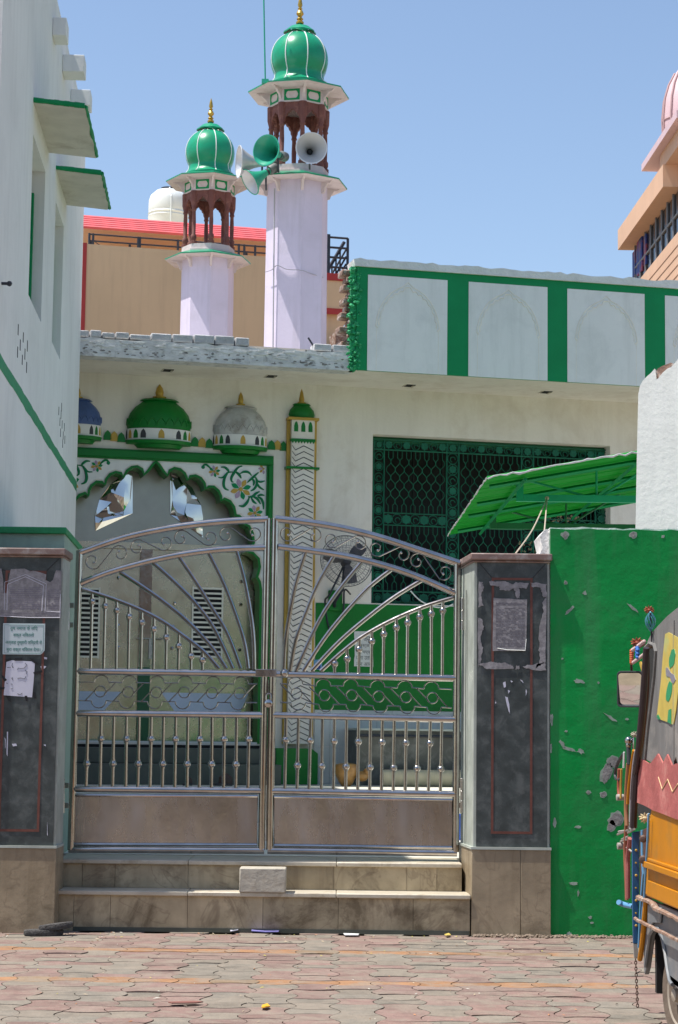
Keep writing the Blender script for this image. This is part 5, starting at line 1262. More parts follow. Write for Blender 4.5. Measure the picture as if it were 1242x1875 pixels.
    m.lathe(c+Vector((0, 0, zf_)), [(7*s_, 0), (7.5*s_, 3*s_), (4*s_, 6*s_), (6.5*s_, 9*s_), (3*s_, 13*s_), (7.2*s_, 19*s_), (5*s_, 25*s_), (2.5*s_, 27*s_), (4.8*s_, 29*s_), (2.5*s_, 31*s_), (4.6*s_, 36*s_), (3*s_, 46*s_), (1e-5, 56*s_)], 16)
    obj('finial', m, GOLD, T)
    return T
T1 = minaret(MINR[0], 'larger nearer lilac minaret with green dome, carrying the loudspeakers')
T2 = copy_tree(T1); T2.location = Vector((MINR[1].x, MINR[1].y, WL[T1.name].z+(MINR[1].z-MINR[0].z)))
T2['label'] = 'smaller looking farther minaret with green dome, left of the loudspeakers'; T2['group'] = 'minarets on the mosque roof'
# conduit on near minaret
m = MB(); c = MINR[0]; a_ = PH+math.radians(180+45); 
pA = Vector((*(C0+ray(503, 345)*(27.62/ray(503, 345).y)),)); pB = Vector((*(C0+ray(500, 640)*(27.62/ray(500, 640).y)),)); m.tube([pA, pB], .010, 6)
tag(obj('conduit_pipe', m, mat('grey_conduit', (.42, .41, .43), .6)), 'thin grey conduit running down the larger minaret shaft', 'pipe')
m = MB(); m.tube(smooth_pl([C0+ray(a, b)*(Y/ray(a, b).y) for a, b, Y in ((486, 498, 27.75), (498, 494, 27.6), (508, 486, 27.5), (525, 493, 27.5), (552, 495, 27.5), (570, 501, 27.62), (592, 508, 27.8))], 5), .006, 5)
tag(obj('cable', m, mat('grey_cable', (.40, .38, .42), .7)), 'thin grey cable looped around the middle of the larger minaret shaft', 'cable')
# aerial rod
r0 = ray(486, 150); pA = C0+r0*(27.5/r0.y); r0 = ray(482.5, -40); pB = C0+r0*(27.5/r0.y)
t = thing('aerial_rod', 'tall thin green rod rising beside the larger minaret dome', 'rod', tuple(pA))
obj('rod', MB().tube([pA, pB], .011, 8), TEAL, t)
m = MB(); m.box(frontal(pA.y), pA.x-.05, pA.x+.05, -.05, .05, pA.z-.03, pA.z+.03); obj('foot_clamp', m, TEAL, t)
# loudspeakers
def horn(label, mouth_px, Y, R_px, axis, m_out, m_in, L_=.42):
    r0 = ray(*mouth_px); c = C0+r0*(Y/r0.y); ax = Vector(axis).normalized(); R = R_px*Y*1.01/FPX
    t = thing('loudspeaker', label, 'loudspeaker', tuple(c-ax*L_), 'horn loudspeakers on the larger minaret')
    prof_o = []; prof_i = []
    for k in range(13):
        f_ = k/12; r_ = .035+(R-.035)*(f_**2.6*.75+f_*.25); prof_o.append((r_+.004, -L_*(1-f_))); prof_i.append((r_-.002, -L_*(1-f_)))
    m = MB(); m.lathe(c, prof_o + [(R+.012, -.004), (R+.012, .008), (R-.004, .006)], 36, ax=tuple(ax)); 
    m.f = [f for f in m.f if len(f) == 4]; m.c = [None]*len(m.f); obj('bell', m, m_out, t, clean=False)
    m = MB(); m.lathe(c, list(reversed([(a, b+.002) for a, b in prof_i])), 36, ax=tuple(ax)); m.f = [f for f in m.f if len(f) == 4]; m.c = [None]*len(m.f); obj('bell_inside', m, m_in, t, clean=False)
    m = MB(); m.lathe(c-ax*L_, [(.03, .0), (.045, .03), (.05, .06), (.02, .10), (1e-5, .11)], 16, ax=tuple(ax)); obj('reflex_cone', m, CHEV, t)
    m = MB(); m.lathe(c-ax*(L_+.12), [(.06, 0), (.07, .02), (.07, .12), (.045, .13)], 18, ax=tuple(ax)); obj('driver', m, mat('driver_grey', (.16, .17, .17), .5, .3), t)
    m = MB(); p = c-ax*(L_*.8); m.tube([p, p+Vector((0, .05, -.12)), p+Vector((0, .18, -.2))], .014, 6); obj('mount', m, IRON, t)
    return t
HI = mat('grey_horn_inside', (.48, .49, .50), .5, .2, var=.1)
horn('grey horn loudspeaker facing the street, rightmost on the larger minaret', (570.5, 271), 26.85, 28, (.10, -1, -.10), HORNW, HI, .36)
horn('green horn loudspeaker facing down left towards the street, beside the grey one', (488, 275), 26.95, 28, (-.62, -1, -.06), TEAL, TEAL, .38)
horn('grey horn loudspeaker seen from the side pointing left', (438, 296), 27.3, 29, (-1, -.26, -.02), HORNW, HORNW, .42)
horn('lowest horn loudspeaker, green with grey rim, pointing down left', (458, 333), 27.25, 25, (-.85, -.35, -.62), TEAL, HORNW, .36)

# ------------------------------------------------ BEIGE BUILDING BEHIND
BF = Fr((0, 45.5, 0), (math.cos(TH), math.sin(TH), 0), (math.sin(TH), -math.cos(TH), 0))
BB = thing('beige_building', 'beige building with red roof sheet and black railing behind the minarets', 'building', tuple(BF.w(0, 0, 0)))
zt = BF.q(320, 458)[1]; ul0 = BF.q(158, 500)[0]; ur0_ = BF.q(597, 500)[0]; ur1_ = BF.q(641, 520)[0]
zr0 = BF.q(620, 506)[1]; zr1 = BF.q(620, 574)[1]
m = MB(); m.box(BF, ul0, ur0_-.4, -8, 0, 0, zt); obj('wall', m, TAN, BB)
m = MB(); m.box(BF, ul0-.09, ul0-.001, -.3, .02, 0, zt+.02); obj('corner_trim', m, REDT, BB)
m = MB(); m.box(BF, ur0_-.39, ur1_, -3, .0, zr1, zr0); obj('balcony_box', m, TAN, BB)
m = MB(); m.box(BF, ur0_-.39, ur1_+.12, .001, .03, zr0-.11, zr0+.06); m.box(BF, ur0_-.39, ur1_+.12, .001, .03, zr1-.03, zr1+.11); m.box(BF, ur1_-.02, ur1_+.12, .001, .03, zr1+.111, zr0-.111); obj('red_border', m, REDT, BB)
m = MB(); m.box(BF, ur0_-.39, ur1_-.9, -2.5, -.6, 0, zr1-.001); obj('dark_recess', m, mat('recess_shade_paint', (.06, .05, .045), .9), BB)  # dark colour stands in for the shade of the recess
m = MB(); m.prism(BF, [(ur1_-.6, zr1-.002), (ur1_+.05, zr1-.002), (ur1_-.5, zr1-.9), (ur1_-.6, zr1-.9)], -.6, -.1); obj('corbel', m, TAN, BB)
m = MB()
for k in range(3): m.tube([BF.w(ur1_-.75+k*.12, -.5, zr1-.5), BF.w(ur1_-.75+k*.12, -.5, zr1-2.2)], .04, 6)
obj('iron_bars', m, IRON, BB)
m = MB(); u0_ = BF.q(600, 600)[0]; m.box(BF, u0_, u0_+1.3, .2, .8, 5, BF.q(620, 620)[1]); obj('brick_ledge', m, BRICK, BB)
# set-back storey and roof
zy = BF.q(320, 425, -2)[1]; 
m = MB(); m.box(BF, ul0+.1, ur0_-.3, -6, -2, zt-.2, zy+.1); obj('upper_wall', m, YEL, BB)
m = MB(); zr_ = BF.q(320, 443-17, -.8)[1]; zrt = BF.q(320, 401, -1.6)[1]
nr = 6
for k in range(nr):
    f0, f1 = k/nr, (k+1)/nr; d0_ = -.8-1.0*f0; d1_ = -.8-1.0*f1; za_ = zr_+(zrt-zr_)*f0; zb3 = zr_+(zrt-zr_)*f1
    P = [BF.w(u, d, z) for u, d, z in ((ul0-.3, d0_, za_), (ur0_-.2, d0_, za_), (ur0_-.2, d1_, zb3-.015), (ul0-.3, d1_, zb3-.015))]
    P += [p+Vector((0, 0, -.05))-BF.n*.03 for p in P]
    m.add(P, [(0, 1, 2, 3), (4, 5, 6, 7), (0, 1, 5, 4), (1, 2, 6, 5), (2, 3, 7, 6), (3, 0, 4, 7)])
obj('roof_sheet', m, REDROOF, BB, ang=15)
m = MB(); zra = BF.q(320, 437)[1]; zrb = BF.q(320, 449)[1]
for z_ in (zra, zrb): m.tube([BF.w(ul0+.05, -.15, z_), BF.w(ur0_, -.15, z_)], .02, 6)
for x in (165, 172, 255, 258, 328, 450, 470, 440): 
    u = BF.q(x, 445)[0]; m.tube([BF.w(u, -.15, zt-.05), BF.w(u, -.15, zra+.02)], .028, 6)
for x in (178, 251, 470): 
    u = BF.q(x, 445)[0]; m.tube([BF.w(u, -1.2, zt-.05), BF.w(u, -1.2, zra+.1)], .03, 6)
u = BF.q(175, 440)[0]; m.tube([BF.w(u, -.5, zrb+.1), BF.w(u+.35, -.5, zt)], .01, 5)
obj('railing', m, IRON, BB)
m = MB(); fu = [BF.q(x, 470)[0] for x in (601, 638)]; fz_ = [BF.q(620, y)[1] for y in (434.5, 453, 471, 489, 506)]
m.box(BF, fu[0]-.05, fu[0]+.05, -.1, 0, fz_[-1], fz_[0]+.06)
m.tube([BF.w(fu[1], -.05, fz_[-1]), BF.w(fu[1], -.05, fz_[0])], .035, 5)
for z_ in fz_[:-1]: m.tube([BF.w(fu[0], -.05, z_), BF.w(fu[1], -.05, z_)], .028, 5)
m.tube([BF.w(fu[0], -.4, fz_[-1]+.05), BF.w(fu[1], -.4, fz_[0])], .045, 5)
for k in range(1, 5):
    f_ = k/5; uu = fu[0]+(fu[1]-fu[0])*f_; m.tube([BF.w(uu, -.4, fz_[-1]), BF.w(uu, -.4, fz_[-1]+(fz_[0]-fz_[-1])*f_)], .022, 5)
    if k < 4: m.tube([BF.w(uu, -.2, fz_[-1]), BF.w(fu[1], -.2, fz_[-1]+(fz_[0]-fz_[-1])*(1-f_)*.95)], .025, 5)
obj('stair_frame', m, IRON, BB)
# water tank
TKF = frontal(50); u, z_ = TKF.q(308, 405); R = 37*50.5/FPX; ztk = TKF.q(308, 348)[1]; H = ztk-z_+.2
t = thing('water_tank', 'white plastic rooftop water tank behind the red roof', 'water tank', (u, 50, z_-.3))
m = MB(); m.lathe((u, 50, z_-.3), [(R, 0), (R, H*.35), (R*1.02, H*.38), (R*.98, H*.41), (R*1.02, H*.46), (R*.98, H*.5), (R, H*.55), (R*.98, H*.80), (R*.90, H*.93), (R*.62, H*1.06), (R*.42, H*1.09), (1e-4, H*1.09)], 40); obj('body', m, TANKW, t)
m = MB(); m.lathe((u, 50, z_-.3+H*1.09), [(R*.40, 0), (R*.40, .05), (1e-4, .07)], 24); obj('lid', m, IRON, t)
m = MB(); m.tube([(u+.12, 50-R*1.0-.02, z_-.2), (u+.12, 50-R*1.0-.02, z_-.3+H*.8), (u+.05, 50-R*.6, z_-.3+H*1.08)], .02, 6); obj('pipe', m, TANKW, t)
m = MB(); m.box(TKF, u-R*1.1, u+R*1.1, -.9, .9, 5, z_-.31); obj('stand', m, YEL, t)

# ------------------------------------------------ PEACH BUILDING RIGHT
RF = Fr((6.56, 39.7, 0), (-.031, 1, 0), (-1, -.031, 0))
PB = thing('peach_building', 'peach plastered building with dark glazed upper floor and pink dome at right edge', 'building', tuple(RF.w(0, 0, 0)))
un, zc1 = RF.q(1214, 301); _, zc0 = RF.q(1214, 342); uf = RF.q(1131.5, 440)[0]
m = MB(); m.box(RF, un, uf, -2.5, 0, zc0, zc1); obj('cornice', m, PEACH, PB)
usill, zsl = RF.q(1175, 507, -.12)
m = MB(); m.box(RF, un-9, uf-.05, -6, -.12, 0, zsl); obj('wall', m, PEACH, PB)
m = MB()
for k in range(5): m.box(RF, un-9, uf-.3, -.118, -.112, zsl-.28-k*.2, zsl-.265-k*.2)
obj('groove', m, mat('groove_brown', (.30, .16, .10), .9), PB)
gz = obj('glazing', MB().box(RF, un-9, uf-.5, -.40, -.35, zsl, zc1-.5), GLASSD, PB)
m = MB(); zm = zsl+(zc0-zsl)*.55
for k in range(18): m.tube([RF.w(uf-.45-k*.62, -.33, zsl), RF.w(uf-.45-k*.62, -.33, zc0+.0)], .028, 5)
for z_ in (zm, zsl+.06): m.tube([RF.w(uf-.45, -.33, z_), RF.w(un-9, -.33, z_)], .03, 5)
obj('mullion', m, mat('grey_mullion', (.16, .17, .19), .5), gz)
m = MB()
for x, y0, y1, w_ in ((1160, 460, 505, .18), (1170, 435, 500, .3), (1180, 430, 485, .12)):
    u, z0_ = RF.q(x, y1, -.3); _, z1_ = RF.q(x, y0, -.3); n = 8
    m.box(RF, u-w_, u+w_, -.345, -.31, max(z0_, zsl), min(z1_, zc0))
obj('blue_curtain', m, mat('curtain_blue', (.02, .06, .30), .7, var=.5, scale=4, dirt=(.5, .08, .05), dscale=1.5, damt=.9), gz)
m = MB(); ut, zt2 = RF.q(1186, 296, .0); zz = RF.q(1215, 257, 0)[1]
tf = frontal(40.2); xs0_, zs_ = tf.q(1184, 296); xs1_ = tf.q(1216, 258)[0]
zs2 = tf.q(1216, 258)[1]
m = MB(); m.box(RF, un-2.0, RF.q(1190, 330)[0]+.3, -3, .12, zc1+.35, zc1+.5); 
E_ = obj('roof_terrace', m, PINKD, PB)
m = MB(); m.box(RF, un-1.6, un+.55, -2.5, -.05, zc1+.001, zc1+.349); obj('parapet_block', m, PEACH, PB)
dc = tf.w(tf.q(1258, 255)[0], 0, 0); zb3 = tf.q(1230, 255)[1]; R = 44*40.5/FPX; H = (tf.q(1240, 130)[1]-zb3)
m = MB(); m.box(frontal(dc.y), dc.x-R*.8, dc.x+R*.8, -R*.8, R*.8, zc1+.5, zb3-.05+.001); obj('dome_base', m, PEACH, PB)
m = MB(); m.lathe((dc.x, dc.y, zb3-.05), [(R*.96, 0), (R*1.0, H*.15), (R*1.02, H*.35), (R*.95, H*.6), (R*.78, H*.8), (R*.5, H*.98), (R*.2, H*1.12), (.05, H*1.25), (1e-4, H*1.3)], 48); D_ = obj('dome', m, PINKD, PB)
m = MB()
for k in range(12):
    a = k*PI/6+.2; m.tube([(dc.x+math.cos(a)*r*1.01, dc.y+math.sin(a)*r*1.01, zb3-.05+z) for r, z in ((R*.96, 0), (R*1.0, H*.15), (R*1.02, H*.35), (R*.95, H*.6), (R*.78, H*.8), (R*.5, H*.98))], .03, 5)
m.lathe((dc.x, dc.y, zb3-.05), [(R*1.02, H*.27), (R*1.05, H*.29), (R*1.02, H*.31)], 48); obj('rib', m, mat('dull_pink_rib', (.42, .27, .27), .6), D_)

# ------------------------------------------------ AUTO RICKSHAW (heading away from us)
RK = thing('auto_rickshaw', 'decorated orange and grey auto rickshaw with red canvas skirt at right edge', 'auto rickshaw', tuple(KF.w(0, -.65, 0)))
def kq(x, y, d=0.0): return KF.q(x, y, d)
def kw(x, y, d=0.0): u, z = KF.q(x, y, d); return KF.w(u, d, z)
def kprism(name, pts, d0, d1, m_, extra=None, bevel=0, par=None, world=None):
    pp = pxp(KF, pts, d1) + (extra or []); return obj(name, MB().prism(KF, pp, d0, d1), m_, par or RK, bevel=bevel)
WD = 1.28
# orange body
body = pxp(KF, [(1186, 1520), (1189, 1497), (1180, 1640)][:0])
uF = kq(1185, 1560)[0]
m = MB()
side = [(-1.75, .78), (-1.75, 1.05)]
pts_top = [kq(1190, 1492)]
poly = [kq(1188, 1500), (kq(1188, 1500)[0]-.10, kq(1188, 1500)[1]+.10), (-1.75, 1.20), (-1.75, kq(1242, 1660)[1]-.02), kq(1180, 1642)]
o = obj('body', MB().prism(KF, poly, -WD+.02, -.0), ORANGE, RK, bevel=.02)
# pressed ledges
m = MB(); za_ = kq(1190, 1572)[1]
m.box(KF, -1.74, kq(1186, 1580)[0]-.01, .0005, .018, za_-.012, za_+.004)
m.box(KF, -1.74, kq(1186, 1585)[0]-.01, .0005, .03, za_-.045, za_-.014); obj('pressed_ledge', m, ORANGE, o, bevel=.004)
m = MB(); m.prism(KF, [(kq(1191, 1612)[0], kq(1191, 1612)[1]), (-1.7, kq(1191, 1612)[1]), (-1.7, kq(1191, 1640)[1]), (kq(1190, 1638)[0], kq(1190, 1640)[1])], .0005, .014); obj('lower_panel', m, ORANGE, o, bevel=.003)
# rust strips
m = MB(); z_ = kq(1177, 1643)[1]; P = [KF.w(kq(1177, 1643)[0]-i*.09, .02, z_-.02*(i > 4)+random.uniform(-.003, .003)) for i in range(30)]
m.tube(P, [random.uniform(.009, .014) for _ in P], 6, flat=1.4); z_ = kq(1176, 1683)[1]
P = [KF.w(kq(1176, 1683)[0]-i*.09, .035, z_+random.uniform(-.004, .004)) for i in range(30)]; m.tube(P, .010, 6); obj('rusty_strip', m, RUST, RK)
# fender
fz = [kq(1184, 1645), (-1.7, kq(1184, 1645)[1]), (-1.7, .30)]
wu_, wz_ = .10, .235
arch_ = []
for k in range(13):
    a = math.radians(200-k*220/12); arch_.append((wu_-.30*math.cos(a), wz_+.02+.33*math.sin(a)))
arch_ = [(a, max(b, .16)) for a, b in arch_]
f0 = kq(1184, 1645)[0]
arp = [kq(*p) for p in ((1233, 1803), (1228, 1796), (1224, 1775), (1220, 1745), (1214, 1715), (1207, 1701), (1199, 1700), (1192, 1712), (1188, 1740), (1184, 1770))]
poly = [kq(1183, 1645), (-1.7, kq(1184, 1645)[1]), (-1.7, .28), (kq(1242, 1803)[0], .28)] + arp + [kq(1180, 1785), kq(1178, 1765), kq(1180, 1700)]
obj('fender', MB().prism(KF, poly, -.025, -.001), GREYP, RK, bevel=.005)
m = MB(); m.tube([KF.w(a, .004, b) for a, b in arp], .010, 6); obj('fender_lip', m, GREYP, RK)
m = MB(); m.prism(KF, [kq(1190, 1655), kq(1215, 1662), kq(1213, 1690), kq(1200, 1690), kq(1190, 1700)], .0, .012); obj('fender_pressing', m, GREYP, RK, bevel=.006)
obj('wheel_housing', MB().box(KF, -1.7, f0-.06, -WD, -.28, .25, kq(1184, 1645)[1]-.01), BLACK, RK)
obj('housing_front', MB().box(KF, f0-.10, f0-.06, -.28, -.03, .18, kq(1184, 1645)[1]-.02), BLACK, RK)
# wheel
wc = KF.w(wu_, -.09, wz_); axw = Vector((-1, -.20, 0)).normalized()
R = .235
whl = obj('wheel', MB().lathe(wc, [(R*.62, -.05), (R*.9, -.055), (R*.98, -.04), (R, -.015), (R, .015), (R*.98, .04), (R*.9, .055), (R*.62, .05)], 48, ax=tuple(axw)), TYRE, RK)
m = MB(); m.lathe(wc, [(.03, .062), (.045, .06), (.05, .03), (R*.35, .02), (R*.5, .03), (R*.58, .05), (R*.63, .055), (R*.63, .03), (R*.5, -.02), (.03, -.03)], 36, ax=tuple(axw)); obj('rim', m, RIM, whl)
m = MB()
e1 = axw.cross(Vector((0, 0, 1))).normalized()
for k in range(5):
    a = 2*PI*k/5; p = wc+(e1*math.cos(a)+Vector((0, 0, 1))*math.sin(a))*.075+axw*.03; m.lathe(p, [(.013, 0), (.013, .018), (1e-4, .02)], 6, ax=tuple(axw))
m.lathe(wc+axw*.05, [(.035, 0), (.03, .03), (1e-4, .04)], 16, ax=tuple(axw)); obj('hub', m, RIM, whl)
w2_ = copy_tree(whl, RK); w2_.location = KF.n*(-(WD-.18))
# canvas roof and side
top = [kq(1183, 1188), kq(1186, 1174), kq(1194, 1158), kq(1206, 1145), kq(1222, 1128), kq(1242, 1112)]
ut_, ztp = top[-1]
top += [(ut_-.25, ztp+.09), (ut_-.6, ztp+.14), (ut_-1.5, ztp+.13)]
low = [(-1.72, 1.32)] + [kq(1242, 1405), kq(1238, 1385), kq(1232, 1402), kq(1225, 1383), kq(1218, 1398), kq(1208, 1382), kq(1196, 1398), kq(1186, 1392), kq(1180, 1392)]
hole = [kq(1181, 1330), kq(1178, 1240), kq(1180, 1195), kq(1184, 1183), kq(1192, 1177), kq(1200, 1180), kq(1202, 1190), kq(1199, 1230), kq(1192, 1290), kq(1186, 1340), kq(1182, 1380)]
poly = top + low
# make notch: follow hole from the front edge
poly = top[0:1] + top[1:] + low[:-1] + [kq(1183, 1390), kq(1188, 1335), kq(1194, 1285), kq(1200, 1235), kq(1203, 1192), kq(1200, 1181), kq(1192, 1178), kq(1186, 1184)]
CV = obj('canvas_side', MB().prism(KF, poly, -.02, 0), CANVAS, RK, bevel=.004)
m = MB(); rp = top; n = len(rp); vs = []
for i, (a, b) in enumerate(rp):
    for k in range(9):
        f_ = k/8; vs.append(KF.w(a, -.001-f_*(WD-.04), b+.10*math.sin(PI*f_)*min(1, .3+i/4)))
fs = [(i*9+k, i*9+k+1, (i+1)*9+k+1, (i+1)*9+k) for i in range(n-1) for k in range(8)]
m.add(vs, fs); obj('canvas_roof', m, CANVAS, RK, clean=False)
m = MB(); m.tube([KF.w(a, .004, b) for a, b in [kq(1183, 1390), kq(1188, 1335), kq(1194, 1285), kq(1200, 1235), kq(1203, 1192), kq(1200, 1181), kq(1192, 1178), kq(1184, 1186)]], .010, 6); obj('hem', m, CANVAS, CV)
m = MB(); m.tube([KF.w(a, .003, b) for a, b in [(kq(1212, 1130)[0]-.0, kq(1212, 1400)[1]), (kq(1212, 1150)[0], kq(1212, 1150)[1])]][:0] or [KF.w(-.02, .002, 1.3), KF.w(-.05, .002, 2.0)], .005, 5); obj('seam', m, CANVAS, CV)
# far side
obj('far_canvas', MB().prism(KF, [(.3, 1.3), (.45, 1.9), (-.1, 2.0), (-1.6, 2.1), (-1.7, 1.3)], -WD+.001, -WD+.02), CANVAS, RK)
obj('rear_canvas', MB().box(KF, -1.72, -1.70, -WD+.02, -.02, .6, 2.0), CANVAS, RK)
# inside darkness: seat/back partition
obj('partition', MB().box(KF, -.05, -.02, -WD+.03, -.03, .5, 1.95), mat('dark_red_vinyl', (.07, .015, .02), .5), RK)
# yellow film window
wn_ = kprism('side_film', [(1218, 1161), (1224, 1158), (1230, 1161), (1238, 1166), (1252, 1172), (1238, 1300), (1233, 1327), (1222, 1322), (1205, 1316), (1203, 1310), (1210, 1250), (1214, 1200)], .001, .005, YELP)
obj('painted_leaf', flatpx(MB(), KF, blob(1231, 1205, 5, 18, .15, 14, .12), .0052, .007), FILMG, wn_); m = MB(); flatpx(m, KF, blob(1225, 1267, 5, 19, .15, 14, .12), .0052, .007); flatpx(m, KF, [(1205, 1308), (1209, 1316), (1206, 1318), (1202, 1312)], .0052, .007); flatpx(m, KF, [(1222, 1322), (1224, 1300), (1229, 1298), (1229, 1326)], .0052, .007)
obj('painted_leaf', m, FILMG, wn_)
m = MB(); flatpx(m, KF, [(1219, 1224), (1222, 1222), (1228, 1232), (1234, 1236), (1237, 1245), (1233, 1252), (1229, 1248), (1227, 1240), (1220, 1238)], .0052, .0075); obj('painted_bow', m, mat('grey_bow_paint', (.22, .21, .25), .5), wn_)
# red skirt
sk = [kq(1179, 1390), kq(1192, 1398), kq(1197, 1396), kq(1209, 1380), kq(1218, 1398), kq(1226, 1381), kq(1235, 1402), kq(1242, 1398), (-1.7, kq(1242, 1398)[1]), (-1.7, kq(1200, 1488)[1]), kq(1242, 1500), kq(1220, 1491), kq(1200, 1484), kq(1190, 1478), kq(1182, 1474), kq(1164, 1467), kq(1169, 1430)]
SK = obj('red_skirt', MB().prism(KF, sk, .004, .012), REDCAN, RK)
m = MB(); P = [(1206, 1423), (1213, 1445), (1223, 1427), (1232, 1450), (1242, 1435), (1256, 1462), (1270, 1440)]
m.tube([KF.w(*(lambda q: (q[0], .0135, q[1]))(KF.q(a, b, .013))) for a, b in P], .0028, 5); obj('zigzag_braid', m, mat('gold_braid', (.62, .42, .22), .6), SK)
# front pillar rod and screen frame
m = MB(); m.tube(smooth_pl([kw(1184, 1186, .03), kw(1181, 1230, .03), kw(1176, 1300, .03), kw(1168, 1385, .03), kw(1162, 1430, .02), kw(1158, 1500, .0)], 6), .017, 10); obj('front_pillar', m, DARKP, RK)
m = MB(); m.tube(smooth_pl([kw(1187, 1200, -.05), kw(1186, 1260, -.05), kw(1178, 1345, -.05), kw(1170, 1400, -.05)], 5), .010, 8); obj('screen_bar', m, mat('brown_bar', (.12, .05, .03), .5), RK)
# black panels painted in for the shade inside the cab
obj('painted_cab_shade', MB().prism(KF, pxp(KF, [(1186, 1180), (1203, 1182), (1200, 1240), (1186, 1340), (1174, 1420), (1170, 1420), (1180, 1300)], -.5), -.52, -.5), BLACK, RK)
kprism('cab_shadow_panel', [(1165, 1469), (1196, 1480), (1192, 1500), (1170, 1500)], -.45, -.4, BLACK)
# mirror
mc = kw(1155.5, 1262, .0); mu_, mz_ = kq(1155.5, 1262, .0)
MFm = Fr(KF.w(mu_, 0, 0), (math.cos(-.38), math.sin(-.38), 0), (math.sin(-.38), -math.cos(-.38), 0))
sc_ = mc.y/FPX
def rr(w_, h_, r_, n=5):
    o_ = []
    for cx, cy, a0_ in ((w_-r_, h_-r_, 0), (-w_+r_, h_-r_, 90), (-w_+r_, -h_+r_, 180), (w_-r_, -h_+r_, 270)):
        for k in range(n+1):
            a = math.radians(a0_+90*k/n); o_.append((cx+r_*math.cos(a), mz_+cy+r_*math.sin(a)))
    return o_
def tilt(mb, c, ax_, a):
    Rm = Matrix.Rotation(a, 3, ax_); mb.v = [c+Rm @ (v-c) for v in mb.v]; return mb
MC = MFm.w(0, 0, mz_)
o = obj('mirror', MB().prism(MFm, [rr(22.5*sc_/.93, 33*sc_, .022), list(reversed(rr(20*sc_/.93, 30*sc_, .018)))], -.01, .022).prism(MFm, rr(22*sc_/.93, 32.5*sc_, .022), -.04, -.0105), CHEV, RK, bevel=.004)
mg = mat('mirror_glass', (.8, .8, .8), .02, 1.0, var=0.0)
obj('mirror_glass', tilt(MB().prism(MFm, rr(20*sc_/.93, 30*sc_, .018), .010, .012), MC, MFm.u, math.radians(9)), mg, o)
m = MB(); m.tube([MFm.w(0, -.02, mz_+31*sc_), kw(1156, 1215, .0), kw(1160, 1190, .0), kw(1180, 1180, .0)], .007, 6); obj('mirror_arm', m, mat('arm_brown', (.1, .04, .03), .5), RK)
# tinsel and garlands
def flower(name, c, R_, m_, n=11):
    m = MB()
    for k in range(n):
        a = 2*PI*k/n; d_ = Vector((math.cos(a), .25*math.sin(a*3), math.sin(a)*.75)); m.lathe(c+d_*R_*.55, [(1e-4, -R_*.45), (R_*.17, -R_*.1), (R_*.13, R_*.25), (1e-4, R_*.45)], 6, ax=tuple(d_))
    m.ball(c, R_*.4, 8); return obj(name, m, m_, RK)
flower('tinsel_flower', kw(1189, 1117, .02), .028, REDTAS)
m = MB(); c = kw(1190, 1136, .02)
for k in range(10):
    a = 2*PI*k/10; m.tube([c+Vector((math.cos(a+t_*1.5)*.026*math.sin(PI*t_)+.003, math.sin(a+t_*1.5)*.02*math.sin(PI*t_), .045-.10*t_)) for t_ in [j/8 for j in range(9)]], .0028, 5)
obj('wire_tassel', m, mat('teal_tinsel', (.10, .33, .38), .3, .5), RK)
m = MB(); m.tube([kw(1191, 1122, .02), kw(1194, 1175, .0)], .005, 5); obj('tassel_stick', m, IRON, RK)
flower('tinsel_flower', kw(1167, 1177, .03), .036, REDTAS)
m = MB()
for k in range(9): m.ball(kw(1159+k*2.6, 1190-k*1.9, .03), .011, 8)
for k in range(9): m.ball(kw(1160+k*2.4, 1213-k*1.8, .03), .010, 8)
obj('bead_string', m, mat('pinkish_beads', (.55, .40, .38), .4), RK)
m = MB()
for k in range(7): m.ball(kw(1157, 1192+k*3.5, .03), .012, 8)
obj('orange_bead_string', m, mat('orange_beads', (.55, .12, .04), .4), RK)
m = MB()
for k in range(6): m.ball(kw(1167+(k % 2), 1187+k*3.3, .04), .012, 8)
obj('blue_bead_string', m, mat('blue_beads', (.03, .15, .5), .4), RK)
m = MB(); m.prism(KF, pxp(KF, [(1171, 1213), (1174, 1211), (1181, 1233), (1181, 1240), (1177, 1235)], .03), .026, .032); obj('yellow_ribbon', m, OCHRE, RK)
